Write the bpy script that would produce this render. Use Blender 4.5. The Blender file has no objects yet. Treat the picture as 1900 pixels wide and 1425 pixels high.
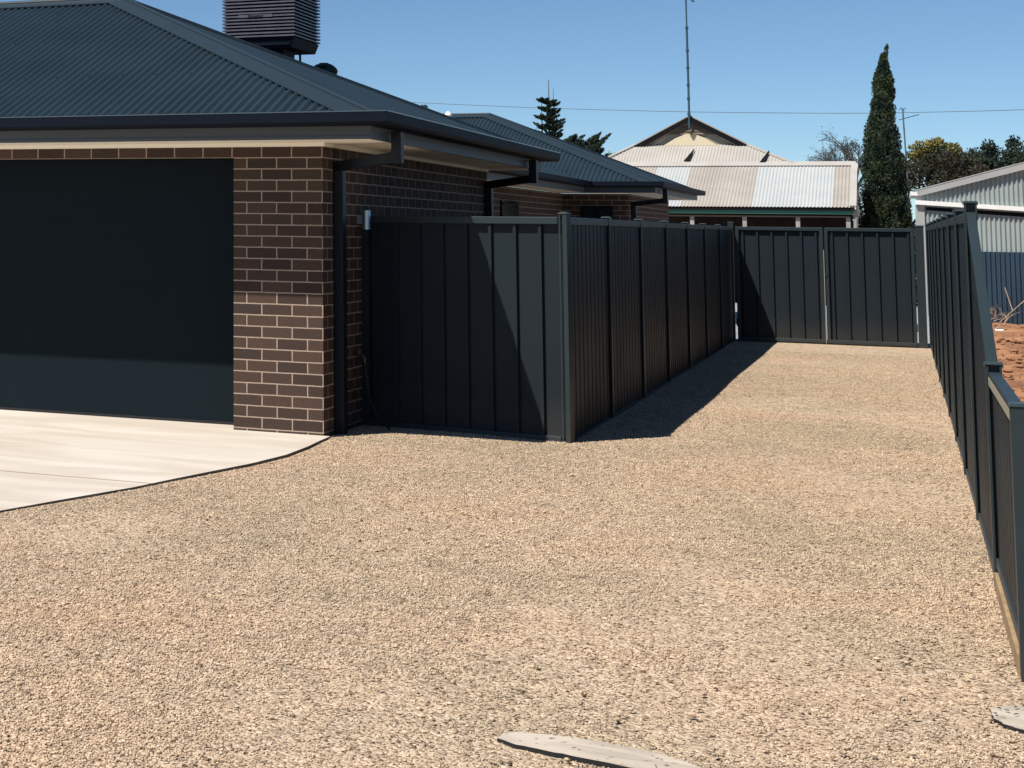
import bpy, math, random
import numpy as np
from mathutils import Vector, Matrix
random.seed(7); RNG = np.random.default_rng(11)
S = bpy.context.scene; COL = S.collection
R = math.radians

# ------------------------------------------------------------------ camera
def cam_axes(yaw, p, r):
    f = Vector((-math.sin(yaw)*math.cos(p), math.cos(yaw)*math.cos(p), math.sin(p)))
    r0 = Vector((math.cos(yaw), math.sin(yaw), 0)); u0 = r0.cross(f)
    return math.cos(r)*r0 + math.sin(r)*u0, -math.sin(r)*r0 + math.cos(r)*u0, f
ax, ay, af = cam_axes(.4738, .0959, .0128)
cd = bpy.data.cameras.new("camera"); co = bpy.data.objects.new("camera", cd); COL.objects.link(co)
m = Matrix((( ax.x, ay.x, -af.x, 0), (ax.y, ay.y, -af.y, 0), (ax.z, ay.z, -af.z, 1.537), (0, 0, 0, 1)))
co.matrix_world = m
cd.sensor_width = 36; cd.lens = 3249.5/1900*36; cd.shift_x = .5; cd.shift_y = (105.2-712.5)/1900
cd.clip_start = .1; cd.clip_end = 3000
S.camera = co

# ------------------------------------------------------------------ light
SUN_TRAVEL = Vector((.345, .53, -1.0)).normalized()
elev = math.asin(-SUN_TRAVEL.z); azi = math.atan2(-SUN_TRAVEL.x, -SUN_TRAVEL.y)
sd = bpy.data.lights.new("sun", 'SUN'); so = bpy.data.objects.new("sun", sd); COL.objects.link(so)
so.rotation_euler = SUN_TRAVEL.to_track_quat('-Z', 'Y').to_euler(); so.location = (-10, -15, 30)
sd.energy = 5.0; sd.angle = R(.5); sd.color = (1.0, .93, .83)
w = bpy.data.worlds.new("World"); S.world = w; w.use_nodes = True
wn = w.node_tree.nodes; wl = w.node_tree.links
sky = wn.new('ShaderNodeTexSky'); sky.sky_type = 'NISHITA'; sky.sun_disc = False
sky.sun_elevation = elev; sky.sun_rotation = azi; sky.altitude = 0
sky.air_density = .6; sky.dust_density = 0; sky.ozone_density = 3
bg = wn['Background']; bg.inputs[1].default_value = .057
tint = wn.new('ShaderNodeVectorMath'); tint.operation = 'MULTIPLY'; tint.inputs[1].default_value = (1.14, 1.32, 1.37)
wl.new(sky.outputs[0], tint.inputs[0]); wl.new(tint.outputs[0], bg.inputs[0])
S.view_settings.view_transform = 'Standard'; S.view_settings.look = 'None'
S.view_settings.gamma = 1; S.view_settings.exposure = 0.42
S.cycles.max_bounces = 6

# ------------------------------------------------------------------ materials
def mat(name, col, rough=.6, metal=0, spec=.5, noise=0, nscale=4, bump=0, bscale=60, col2=None, dust=0):
    M = bpy.data.materials.new(name); M.use_nodes = True
    nt = M.node_tree; N = nt.nodes; L = nt.links; b = N['Principled BSDF']
    b.inputs['Base Color'].default_value = (*col, 1); b.inputs['Roughness'].default_value = rough
    b.inputs['Metallic'].default_value = metal; b.inputs['Specular IOR Level'].default_value = spec
    tc = N.new('ShaderNodeTexCoord')
    if noise or col2:
        n = N.new('ShaderNodeTexNoise'); n.inputs['Scale'].default_value = nscale; n.inputs['Detail'].default_value = 6
        L.new(tc.outputs['Object'], n.inputs['Vector'])
        mx = N.new('ShaderNodeMix'); mx.data_type = 'RGBA'
        c2 = col2 if col2 else tuple(c*(1-noise) for c in col)
        c1 = col if col2 else tuple(min(1, c*(1+noise)) for c in col)
        mx.inputs[6].default_value = (*c1, 1); mx.inputs[7].default_value = (*c2, 1)
        cr = N.new('ShaderNodeMapRange'); cr.inputs[1].default_value = .35; cr.inputs[2].default_value = .65
        L.new(n.outputs[0], cr.inputs[0]); L.new(cr.outputs[0], mx.inputs[0]); L.new(mx.outputs[2], b.inputs['Base Color'])
        rr = N.new('ShaderNodeMapRange'); rr.inputs[3].default_value = rough*.85; rr.inputs[4].default_value = min(1, rough*1.15)
        L.new(n.outputs[0], rr.inputs[0]); L.new(rr.outputs[0], b.inputs['Roughness'])
    if dust:   # road dust splashed on the lowest part
        src = b.inputs['Base Color'].links[0].from_socket
        g = N.new('ShaderNodeNewGeometry'); sx = N.new('ShaderNodeSeparateXYZ'); L.new(g.outputs['Position'], sx.inputs[0])
        dn = N.new('ShaderNodeTexNoise'); dn.inputs['Scale'].default_value = 3.5; dn.inputs['Detail'].default_value = 6; L.new(g.outputs['Position'], dn.inputs['Vector'])
        sm = N.new('ShaderNodeMath'); sm.operation = 'MULTIPLY_ADD'; sm.inputs[1].default_value = -.45; L.new(dn.outputs[0], sm.inputs[0]); L.new(sx.outputs[2], sm.inputs[2])
        rg = N.new('ShaderNodeMapRange'); rg.inputs[1].default_value = .12; rg.inputs[2].default_value = -.24; rg.inputs[3].default_value = .03; rg.inputs[4].default_value = dust; L.new(sm.outputs[0], rg.inputs[0])
        dm_ = N.new('ShaderNodeMix'); dm_.data_type = 'RGBA'; dm_.inputs[7].default_value = (.12, .095, .07, 1); L.new(rg.outputs[0], dm_.inputs[0]); L.new(src, dm_.inputs[6]); L.new(dm_.outputs[2], b.inputs['Base Color'])
    if bump:
        n2 = N.new('ShaderNodeTexNoise'); n2.inputs['Scale'].default_value = bscale; n2.inputs['Detail'].default_value = 4
        L.new(tc.outputs['Object'], n2.inputs['Vector'])
        bp = N.new('ShaderNodeBump'); bp.inputs['Strength'].default_value = bump; bp.inputs['Distance'].default_value = .01
        L.new(n2.outputs[0], bp.inputs['Height']); L.new(bp.outputs[0], b.inputs['Normal'])
    return M

def brick_mat():
    M = bpy.data.materials.new("brick"); M.use_nodes = True
    nt = M.node_tree; N = nt.nodes; L = nt.links; b = N['Principled BSDF']
    g = N.new('ShaderNodeNewGeometry'); sx = N.new('ShaderNodeSeparateXYZ'); L.new(g.outputs['Position'], sx.inputs[0])
    ad = N.new('ShaderNodeMath'); ad.operation = 'ADD'; L.new(sx.outputs[0], ad.inputs[0]); L.new(sx.outputs[1], ad.inputs[1])
    ad2 = N.new('ShaderNodeMath'); ad2.operation = 'ADD'; L.new(ad.outputs[0], ad2.inputs[0]); ad2.inputs[1].default_value = -(12.98-3.89)+24.0
    az = N.new('ShaderNodeMath'); az.operation = 'ADD'; L.new(sx.outputs[2], az.inputs[0]); az.inputs[1].default_value = -.02+.086*BRICK_ROW
    cb = N.new('ShaderNodeCombineXYZ'); L.new(ad2.outputs[0], cb.inputs[0]); L.new(az.outputs[0], cb.inputs[1])
    # slight wobble in the joints
    nw = N.new('ShaderNodeTexNoise'); nw.inputs['Scale'].default_value = 14; L.new(cb.outputs[0], nw.inputs['Vector'])
    vm = N.new('ShaderNodeVectorMath'); vm.operation = 'SCALE'; vm.inputs['Scale'].default_value = .005; L.new(nw.outputs[1], vm.inputs[0])
    va = N.new('ShaderNodeVectorMath'); va.operation = 'ADD'; L.new(cb.outputs[0], va.inputs[0]); L.new(vm.outputs[0], va.inputs[1])
    br = N.new('ShaderNodeTexBrick'); L.new(va.outputs[0], br.inputs['Vector'])
    br.inputs['Scale'].default_value = 1; br.inputs['Brick Width'].default_value = .24; br.inputs['Row Height'].default_value = .086
    br.inputs['Mortar Size'].default_value = .0052; br.inputs['Mortar Smooth'].default_value = .15; br.inputs['Bias'].default_value = 0
    br.inputs['Color1'].default_value = (.078, .050, .038, 1); br.inputs['Color2'].default_value = (.046, .032, .027, 1)
    br.inputs['Mortar'].default_value = (.36, .275, .22, 1)
    n = N.new('ShaderNodeTexNoise'); n.inputs['Scale'].default_value = 90; n.inputs['Detail'].default_value = 5; L.new(g.outputs['Position'], n.inputs['Vector'])
    mx = N.new('ShaderNodeMix'); mx.data_type = 'RGBA'; mx.blend_type = 'MULTIPLY'; mx.inputs[0].default_value = .6
    mr = N.new('ShaderNodeMapRange'); mr.inputs[1].default_value = .3; mr.inputs[2].default_value = .7; mr.inputs[3].default_value = .65; mr.inputs[4].default_value = 1.25
    L.new(n.outputs[0], mr.inputs[0]); L.new(br.outputs[0], mx.inputs[6]); L.new(mr.outputs[0], mx.inputs[7]); L.new(mx.outputs[2], b.inputs['Base Color'])
    b.inputs['Roughness'].default_value = .9; b.inputs['Specular IOR Level'].default_value = .2
    inv = N.new('ShaderNodeMath'); inv.operation = 'MULTIPLY_ADD'; inv.inputs[1].default_value = -1; inv.inputs[2].default_value = 1; L.new(br.outputs[1], inv.inputs[0])
    a2 = N.new('ShaderNodeMath'); a2.operation = 'MULTIPLY_ADD'; a2.inputs[1].default_value = .15; L.new(n.outputs[0], a2.inputs[0]); L.new(inv.outputs[0], a2.inputs[2])
    bp = N.new('ShaderNodeBump'); bp.inputs['Strength'].default_value = .8; bp.inputs['Distance'].default_value = .006
    L.new(a2.outputs[0], bp.inputs['Height']); L.new(bp.outputs[0], b.inputs['Normal'])
    return M
BRICK_ROW = 1

def gravel_mat(name, stones=False):
    M = bpy.data.materials.new(name); M.use_nodes = True
    nt = M.node_tree; N = nt.nodes; L = nt.links; b = N['Principled BSDF']
    g = N.new('ShaderNodeNewGeometry')
    vo = N.new('ShaderNodeTexVoronoi'); vo.inputs['Scale'].default_value = 75; L.new(g.outputs['Position'], vo.inputs['Vector'])
    vs = N.new('ShaderNodeSeparateColor'); L.new(vo.outputs['Color'], vs.inputs[0])
    cr = N.new('ShaderNodeValToRGB'); e = cr.color_ramp.elements
    e[0].position = 0; e[0].color = (.13, .095, .06, 1); e[1].position = 1; e[1].color = (.62, .50, .365, 1)
    for p, c in ((.10, (.29, .215, .145)), (.3, (.41, .31, .212)), (.6, (.465, .36, .245)), (.85, (.53, .42, .295))):
        x = e.new(p); x.color = (*c, 1)
    L.new(vs.outputs[0], cr.inputs[0])
    # broad patches: greyer, darker or pinker areas
    n1 = N.new('ShaderNodeTexNoise'); n1.inputs['Scale'].default_value = .55; n1.inputs['Detail'].default_value = 5; n1.inputs['Roughness'].default_value = .6
    L.new(g.outputs['Position'], n1.inputs['Vector'])
    r1 = N.new('ShaderNodeValToRGB'); r1.color_ramp.elements[0].position = .36; r1.color_ramp.elements[0].color = (.93, .965, .99, 1)
    r1.color_ramp.elements[1].position = .66; r1.color_ramp.elements[1].color = (1.10, 1.05, 1.06, 1)
    x = r1.color_ramp.elements.new(.5); x.color = (1.05, 1.055, 1.10, 1)
    L.new(n1.outputs[0], r1.inputs[0])
    mx = N.new('ShaderNodeMix'); mx.data_type = 'RGBA'; mx.blend_type = 'MULTIPLY'; mx.inputs[0].default_value = 1
    L.new(cr.outputs[0], mx.inputs[6]); L.new(r1.outputs[0], mx.inputs[7])
    n3 = N.new('ShaderNodeTexNoise'); n3.inputs['Scale'].default_value = 9; n3.inputs['Detail'].default_value = 6; L.new(g.outputs['Position'], n3.inputs['Vector'])
    r3 = N.new('ShaderNodeMapRange'); r3.inputs[1].default_value = .3; r3.inputs[2].default_value = .7; r3.inputs[3].default_value = .86; r3.inputs[4].default_value = 1.1
    L.new(n3.outputs[0], r3.inputs[0])
    m2 = N.new('ShaderNodeMix'); m2.data_type = 'RGBA'; m2.blend_type = 'MULTIPLY'; m2.inputs[0].default_value = 1
    L.new(mx.outputs[2], m2.inputs[6]); L.new(r3.outputs[0], m2.inputs[7]); L.new(m2.outputs[2], b.inputs['Base Color'])
    b.inputs['Roughness'].default_value = .9; b.inputs['Specular IOR Level'].default_value = .15
    if not stones:
        v2 = N.new('ShaderNodeTexVoronoi'); v2.inputs['Scale'].default_value = 75; L.new(g.outputs['Position'], v2.inputs['Vector'])
        n2 = N.new('ShaderNodeTexNoise'); n2.inputs['Scale'].default_value = 30; n2.inputs['Detail'].default_value = 5; L.new(g.outputs['Position'], n2.inputs['Vector'])
        am = N.new('ShaderNodeMath'); am.operation = 'MULTIPLY_ADD'; am.inputs[1].default_value = -1.0; L.new(v2.outputs['Distance'], am.inputs[0]); L.new(n2.outputs[0], am.inputs[2])
        bp = N.new('ShaderNodeBump'); bp.inputs['Strength'].default_value = 1; bp.inputs['Distance'].default_value = .010
        L.new(am.outputs[0], bp.inputs['Height']); L.new(bp.outputs[0], b.inputs['Normal'])
    return M

def leaf_mat(name, c1, c2, scale=1.2):
    M = bpy.data.materials.new(name); M.use_nodes = True
    nt = M.node_tree; N = nt.nodes; L = nt.links; b = N['Principled BSDF']
    g = N.new('ShaderNodeNewGeometry'); n = N.new('ShaderNodeTexNoise'); n.inputs['Scale'].default_value = scale; n.inputs['Detail'].default_value = 4
    L.new(g.outputs['Position'], n.inputs['Vector'])
    mr = N.new('ShaderNodeMapRange'); mr.inputs[1].default_value = .38; mr.inputs[2].default_value = .62; L.new(n.outputs[0], mr.inputs[0])
    mx = N.new('ShaderNodeMix'); mx.data_type = 'RGBA'; mx.inputs[6].default_value = (*c1, 1); mx.inputs[7].default_value = (*c2, 1)
    L.new(mr.outputs[0], mx.inputs[0]); L.new(mx.outputs[2], b.inputs['Base Color'])
    b.inputs['Roughness'].default_value = .7; b.inputs['Specular IOR Level'].default_value = .25
    return M

def concrete_mat(name, c1, c2, streak=1.0, spots=0):
    M = bpy.data.materials.new(name); M.use_nodes = True
    nt = M.node_tree; N = nt.nodes; L = nt.links; b = N['Principled BSDF']
    g = N.new('ShaderNodeNewGeometry')
    mp = N.new('ShaderNodeMapping'); mp.inputs['Scale'].default_value = (.5*streak, 1.6*streak, 1); L.new(g.outputs['Position'], mp.inputs[0])
    n = N.new('ShaderNodeTexNoise'); n.inputs['Scale'].default_value = 1.1; n.inputs['Detail'].default_value = 7; n.inputs['Distortion'].default_value = 1.2; L.new(mp.outputs[0], n.inputs['Vector'])
    mr = N.new('ShaderNodeMapRange'); mr.inputs[1].default_value = .38; mr.inputs[2].default_value = .62; L.new(n.outputs[0], mr.inputs[0])
    mx = N.new('ShaderNodeMix'); mx.data_type = 'RGBA'; mx.inputs[6].default_value = (*c1, 1); mx.inputs[7].default_value = (*c2, 1)
    L.new(mr.outputs[0], mx.inputs[0])
    last = mx.outputs[2]
    if spots:
        v = N.new('ShaderNodeTexNoise'); v.inputs['Scale'].default_value = 32; v.inputs['Detail'].default_value = 3; L.new(g.outputs['Position'], v.inputs['Vector'])
        sr = N.new('ShaderNodeMapRange'); sr.inputs[1].default_value = .63; sr.inputs[2].default_value = .67; L.new(v.outputs[0], sr.inputs[0])
        m3 = N.new('ShaderNodeMix'); m3.data_type = 'RGBA'; m3.inputs[7].default_value = (.16, .11, .07, 1)
        ml = N.new('ShaderNodeMath'); ml.operation = 'MULTIPLY'; ml.inputs[1].default_value = spots; L.new(sr.outputs[0], ml.inputs[0])
        L.new(ml.outputs[0], m3.inputs[0]); L.new(last, m3.inputs[6]); last = m3.outputs[2]
    L.new(last, b.inputs['Base Color'])
    n2 = N.new('ShaderNodeTexNoise'); n2.inputs['Scale'].default_value = 120; n2.inputs['Detail'].default_value = 4; L.new(g.outputs['Position'], n2.inputs['Vector'])
    bp = N.new('ShaderNodeBump'); bp.inputs['Strength'].default_value = .25; bp.inputs['Distance'].default_value = .004
    L.new(n2.outputs[0], bp.inputs['Height']); L.new(bp.outputs[0], b.inputs['Normal'])
    b.inputs['Roughness'].default_value = .85; b.inputs['Specular IOR Level'].default_value = .25
    return M

MT = dict(
 brick=brick_mat(),
 gravel=gravel_mat("gravel"), stones=gravel_mat("gravel_stones", True),
 slab=concrete_mat("driveway_concrete", (.565, .525, .475), (.47, .42, .36)),
 joint=mat("joint", (.42, .34, .26), .9),
 slabedge_shade=concrete_mat("slab_edge_shade", (.16, .145, .13), (.10, .09, .08)),
 old_concrete=concrete_mat("old_concrete", (.48, .425, .36), (.36, .32, .265), 5, .9),
 paving=concrete_mat("paving", (.30, .33, .35), (.22, .25, .27)),
 soil=mat("soil", (.36, .19, .105), .95, spec=.1, col2=(.17, .085, .05), nscale=2.2, bump=1, bscale=9),
 earth=mat("earth", (.30, .24, .17), .95, spec=.1, noise=.2, nscale=.2),
 roof=mat("roof_steel", (.017, .031, .043), .40, spec=.3, noise=.10, nscale=1.5),
 cap=mat("roof_cap", (.014, .027, .037), .42, spec=.5, noise=.06, nscale=3),
 gutter=mat("gutter_steel", (.006, .009, .017), .55, spec=.06), lip=mat("gutter_lip_highlight", (.05, .07, .085), .25, spec=.8),
 fascia=mat("fascia_board", (.080, .094, .108), .5, spec=.3),
 soffit=mat("soffit_board", (.86, .82, .73), .8, spec=.2),
 door=mat("door_panel", (.0065, .0125, .017), .6, spec=.08, bump=.15, bscale=160),
 fence=mat("fence_steel", (.0105, .0185, .0255), .55, spec=.15, noise=.10, nscale=1.2, dust=.22),
 rail=mat("fence_rail", (.017, .030, .036), .45, spec=.3, noise=.08, nscale=3, dust=.18),
 cappost=mat("post_cap", (.032, .055, .062), .35, spec=.5),
 zinc=mat("zinc_edge", (.34, .32, .24), .5, metal=.2),
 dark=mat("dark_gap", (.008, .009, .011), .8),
 pipe=mat("downpipe", (.007, .011, .016), .45, spec=.25),
 louvre=mat("cooler_louvre", (.085, .085, .110), .42, spec=.5, noise=.15, nscale=8),
 cooler=mat("cooler_body", (.005, .009, .017), .6, spec=.08),
 letter=mat("letter", (.01, .01, .014), .5),
 chrome=mat("lamp_steel", (.45, .55, .62), .35, metal=.9),
 vent=mat("vent_metal", (.02, .035, .03), .3, metal=.5),
 white=mat("white_paint", (.80, .80, .78), .5, noise=.05, nscale=5),
 pvc=mat("white_pvc", (.80, .78, .76), .4),
 hose=mat("hose", (.012, .012, .014), .6), brass=mat("brass", (.12, .10, .08), .4, metal=.8),
 oldroof=mat("old_roof", (.37, .35, .32), .65, spec=.2, col2=(.31, .29, .265), nscale=1.3),
 newroof=mat("new_roof", (.43, .45, .455), .5, spec=.3, col2=(.38, .41, .42), nscale=1.5),
 uproof=mat("upper_roof", (.42, .40, .375), .6, spec=.2, col2=(.36, .345, .32), nscale=1.0),
 flash=mat("roof_flashing", (.40, .385, .36), .55, noise=.06, nscale=2),
 green=mat("green_fascia", (.045, .17, .12), .5), weather=mat("weatherboard", (.16, .12, .09), .85, noise=.2, nscale=6),
 gablegrey=mat('gable_grey', (.25, .24, .19), .85, noise=.1, nscale=5), cream=mat("cream_gable", (.62, .54, .38), .8), verge=mat("dark_verge", (.010, .010, .012), .8, spec=.05),
 darkwall=mat("dark_brickwork", (.018, .010, .010), .9, noise=.3, nscale=6), pinkbeam=mat("pink_beam", (.23, .15, .13), .8),
 post_wht=mat("post_white", (.33, .31, .29), .6, noise=.15, nscale=6),
 shedc=mat("shed_cladding", (.29, .34, .335), .5, metal=0, noise=.08, nscale=1.2),
 shedlow=mat("shed_lower", (.024, .048, .078), .5, noise=.15, nscale=1.2),
 shedtrim=mat("shed_barge", (.36, .37, .36), .5, noise=.05, nscale=2),
 mast=mat("mast_steel", (.05, .10, .14), .45, metal=.4),
 wire=mat("wire", (.07, .11, .16), .6),
 bark=mat("bark", (.10, .075, .055), .9, noise=.3, nscale=8), greybark=mat("grey_bark", (.10, .10, .10), .9, noise=.2, nscale=8),
 cyp=leaf_mat("cypress_leaf", (.016, .032, .024), (.062, .085, .040), 3.0),
 pine=leaf_mat("pine_leaf", (.018, .034, .026), (.035, .055, .035), 1.2),
 yel=leaf_mat("yellow_leaf", (.045, .06, .025), (.23, .20, .055), 1.3),
 brn=leaf_mat("brown_leaf", (.028, .030, .020), (.055, .052, .032), .8),
 drk=leaf_mat("dark_leaf", (.016, .028, .022), (.032, .05, .032), .8),
 grn=leaf_mat("green_leaf", (.03, .055, .03), (.06, .10, .05), .9),
 timber=mat("timber", (.30, .21, .115), .8, noise=.15, nscale=10),
 drybranch=mat("dry_branch", (.36, .27, .19), .9, noise=.3, nscale=10),
 litter=mat('leaf_litter', (.075, .045, .028), .9), glass=mat("window_glass", (.01, .012, .016), .08, spec=.6),
)

# ------------------------------------------------------------------ helpers
def link(o, parent=None):
    COL.objects.link(o)
    if parent: o.parent = parent
    return o
def tag(o, label=None, cat=None, group=None, kind=None):
    if label: o['label'] = label
    if cat: o['category'] = cat
    if group: o['group'] = group
    if kind: o['kind'] = kind
    return o
def thing(name, label, cat, loc=(0, 0, 0), rz=0, group=None):
    o = bpy.data.objects.new(name, None); link(o); o.location = loc; o.rotation_euler = (0, 0, rz)
    o.empty_display_size = .1
    return tag(o, label, cat, group)
class MB:
    def __init__(s): s.v = []; s.f = []; s.o = Vector((0, 0, 0))
    def face(s, pts):
        b = len(s.v); s.v += [tuple(Vector(p)) for p in pts]; s.f.append(tuple(range(b, b+len(pts))))
    def hexa(s, p):   # 8 points: bottom 4 ccw, top 4
        b = len(s.v); s.v += [tuple(Vector(q)) for q in p]
        for f in ((3,2,1,0), (4,5,6,7), (0,1,5,4), (1,2,6,5), (2,3,7,6), (3,0,4,7)): s.f.append(tuple(b+i for i in f))
    def box(s, x0, x1, y0, y1, z0, z1):
        s.hexa([(x0,y0,z0),(x1,y0,z0),(x1,y1,z0),(x0,y1,z0),(x0,y0,z1),(x1,y0,z1),(x1,y1,z1),(x0,y1,z1)])
    def bar(s, a, b, w, h=None, up=(0, 0, 1)):  # rectangular bar between two points
        a = Vector(a); b = Vector(b); h = h or w; d = (b-a).normalized(); u = Vector(up)
        if abs(d.dot(u)) > .98: u = Vector((0, 1, 0))
        sd_ = d.cross(u).normalized(); uu = sd_.cross(d).normalized(); p = []
        for c in (a, b):
            for i, j in ((-1,-1), (1,-1), (1,1), (-1,1)): p.append(c + sd_*w/2*i + uu*h/2*j)
        s.hexa(p)
    def tube(s, pts, rad, n=8, cap=True):
        pts = [Vector(p) for p in pts]; k = len(pts)
        if not hasattr(rad, '__len__'): rad = [rad]*k
        b = len(s.v); prev = None
        for i, p in enumerate(pts):
            d = (pts[min(i+1, k-1)]-pts[max(i-1, 0)]).normalized()
            u = prev if prev else (Vector((0, 0, 1)) if abs(d.z) < .9 else Vector((1, 0, 0)))
            a1 = d.cross(u).normalized(); a2 = a1.cross(d).normalized(); prev = a2
            for j in range(n):
                t = 2*math.pi*j/n; s.v.append(tuple(p + (a1*math.cos(t)+a2*math.sin(t))*rad[i]))
        for i in range(k-1):
            for j in range(n):
                s.f.append((b+i*n+j, b+i*n+(j+1)%n, b+(i+1)*n+(j+1)%n, b+(i+1)*n+j))
        if cap: s.f.append(tuple(b+j for j in range(n))[::-1]); s.f.append(tuple(b+(k-1)*n+j for j in range(n)))
    def prism(s, poly, d):  # polygon swept by vector d
        d = Vector(d); n = len(poly); b = len(s.v)
        s.v += [tuple(Vector(p)) for p in poly] + [tuple(Vector(p)+d) for p in poly]
        s.f.append(tuple(b+i for i in range(n))[::-1]); s.f.append(tuple(b+n+i for i in range(n)))
        for i in range(n): s.f.append((b+i, b+(i+1)%n, b+n+(i+1)%n, b+n+i))
    def build(s, name, m, parent=None, smooth=False, bevel=0):
        me = bpy.data.meshes.new(name); me.from_pydata(s.v, [], s.f); me.update()
        me.materials.append(MT[m] if isinstance(m, str) else m)
        import bmesh
        bm = bmesh.new(); bm.from_mesh(me); bmesh.ops.recalc_face_normals(bm, faces=bm.faces); bm.to_mesh(me); bm.free()
        if smooth: me.polygons.foreach_set('use_smooth', [True]*len(me.polygons))
        o = bpy.data.objects.new(name, me); link(o, parent)
        if bevel:
            b = o.modifiers.new('bevel', 'BEVEL'); b.width = bevel; b.segments = 2; b.limit_method = 'ANGLE'
        return o
def np_mesh(name, V, F, m, parent=None, smooth=False):
    me = bpy.data.meshes.new(name); V = np.asarray(V, np.float32); F = np.asarray(F, np.int32)
    k = F.shape[1]; me.vertices.add(len(V)); me.vertices.foreach_set('co', V.ravel())
    me.loops.add(F.size); me.loops.foreach_set('vertex_index', F.ravel())
    me.polygons.add(len(F)); me.polygons.foreach_set('loop_start', np.arange(0, F.size, k, dtype=np.int32))
    if smooth: me.polygons.foreach_set('use_smooth', np.ones(len(F), bool))
    me.update(); me.validate(); me.materials.append(MT[m])
    o = bpy.data.objects.new(name, me); link(o, parent); return o

def clip_range(poly, u):
    lo = hi = None; n = len(poly)
    for i in range(n):
        (u0, v0), (u1, v1) = poly[i], poly[(i+1) % n]
        if u0 == u1:
            if abs(u-u0) < 1e-9:
                for v in (v0, v1): lo = v if lo is None else min(lo, v); hi = v if hi is None else max(hi, v)
            continue
        if min(u0, u1)-1e-9 <= u <= max(u0, u1)+1e-9:
            v = v0 + (v1-v0)*(u-u0)/(u1-u0)
            lo = v if lo is None else min(lo, v); hi = v if hi is None else max(hi, v)
    return lo, hi
def sheet(mb, P0, U, V, Nn, poly, prof, period, samples):
    """profiled steel sheet: polygon in (u,v); prof = list of (fraction, height) per period"""
    P0 = Vector(P0); U = Vector(U); V = Vector(V); Nn = Vector(Nn)
    us = [p[0] for p in poly]; u0, u1 = min(us), max(us)
    xs = [(u0, None)]; k = math.floor(u0/period)
    def h(u):
        f = (u/period) % 1.0
        for (a, b), (c, d) in zip(samples, samples[1:]+[(samples[0][0]+1, samples[0][1])]):
            if a <= f <= c: return b + (d-b)*(f-a)/(c-a) if c > a else d
            if a <= f+1 <= c: return b + (d-b)*(f+1-a)/(c-a) if c > a else d
        return 0
    pts = [u0]
    while k*period < u1:
        for fr, _ in samples:
            u = (k+fr)*period
            if u0+1e-6 < u < u1-1e-6: pts.append(u)
        k += 1
    pts.append(u1); base = len(mb.v); n = 0
    for u in pts:
        lo, hi = clip_range(poly, u)
        if lo is None: continue
        off = Nn*(h(u) if prof is None else prof(u))
        mb.v.append(tuple(P0+U*u+V*lo+off)); mb.v.append(tuple(P0+U*u+V*hi+off)); n += 1
    for i in range(n-1):
        a = base+2*i; mb.f.append((a, a+2, a+3, a+1))
SINE = [(i/8, .009*math.sin(2*math.pi*i/8)) for i in range(8)]
SINE2 = [(i/8, .018*math.sin(2*math.pi*i/8)) for i in range(8)]
SINER = [(i/12, .0125*math.sin(2*math.pi*i/12)) for i in range(12)]
def ribs(height, pitch=.2, top=.024, slope=.007):
    a = .5-(top/2+slope)/pitch; b = .5-top/2/pitch
    return [(0, 0), (a, 0), (b, height), (1-b, height), (1-a, 0)]

# ------------------------------------------------------------------ ground
GZ = -.02
g = MB(); g.box(-400, 400, -60, 1500, -.6, -.12)
tag(g.build('ground', 'earth'), kind='structure')
def flat(name, poly, z, m, th=.05, kind='structure'):
    b = MB(); b.prism([(x, y, z-th) for x, y in poly], (0, 0, th)); return tag(b.build(name, m), kind=kind)
# gravel sheet: gently uneven grid
def grid(name, x0, x1, y0, y1, nx, ny, fz, m, kind='structure'):
    X, Y = np.meshgrid(np.linspace(x0, x1, nx), np.linspace(y0, y1, ny)); Z = fz(X, Y)
    V = np.stack([X, Y, Z], -1).reshape(-1, 3); i = np.arange(nx*ny).reshape(ny, nx)
    F = np.stack([i[:-1, :-1], i[:-1, 1:], i[1:, 1:], i[1:, :-1]], -1).reshape(-1, 4)
    o = np_mesh(name, V, F, m, smooth=True); return tag(o, kind=kind)
def wob(X, Y, amp, f, seed):
    r = np.random.default_rng(seed); Z = np.zeros_like(X)
    for k in range(14):
        a = r.uniform(0, 2*np.pi); q = f*r.uniform(.5, 3.5); Z += amp/(q/f+.3)*np.sin((X*np.cos(a)+Y*np.sin(a))*q+r.uniform(0, 6.28))
    return Z
def gz(X, Y): return GZ + wob(X, Y, .0022, 1.8, 3)
grid('gravel_yard', -16, .36, -8, 28.12, 200, 420, gz, 'gravel')
# driveway slab
edge = [(-3.84, 12.98), (-3.83, 12.72), (-3.80, 12.3), (-3.79, 11.76), (-3.85, 11.2), (-3.935, 10.76), (-4.02, 10.3), (-4.10, 9.82), (-4.26, 9.18), (-4.39, 8.62), (-4.75, 7.6), (-5.2, 6.2), (-5.8, 4.0), (-6.3, 0), (-6.5, -6)]
dm = MB(); poly = edge + [(-15, -6), (-15, 13.5), (-4.6, 13.5), (-4.6, 12.98)]
dm.prism([(x, y, -.1) for x, y in poly], (0, 0, .098))
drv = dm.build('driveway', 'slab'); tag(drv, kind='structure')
drv.data.materials.append(MT['slabedge_shade'])
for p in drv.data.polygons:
    if abs(p.normal.z) < .5: p.material_index = 1  # darker side faces stand in for the shadow line along the slab
jm = MB(); jm.prism([(-4.06, 9.995, -.0005), (-4.07, 10.015, -.0005), (-15, 10.05, -.0005), (-15, 10.03, -.0005)], (0, 0, .0006))
jo = jm.build('driveway_joint', 'joint'); tag(jo, kind='structure')
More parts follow.
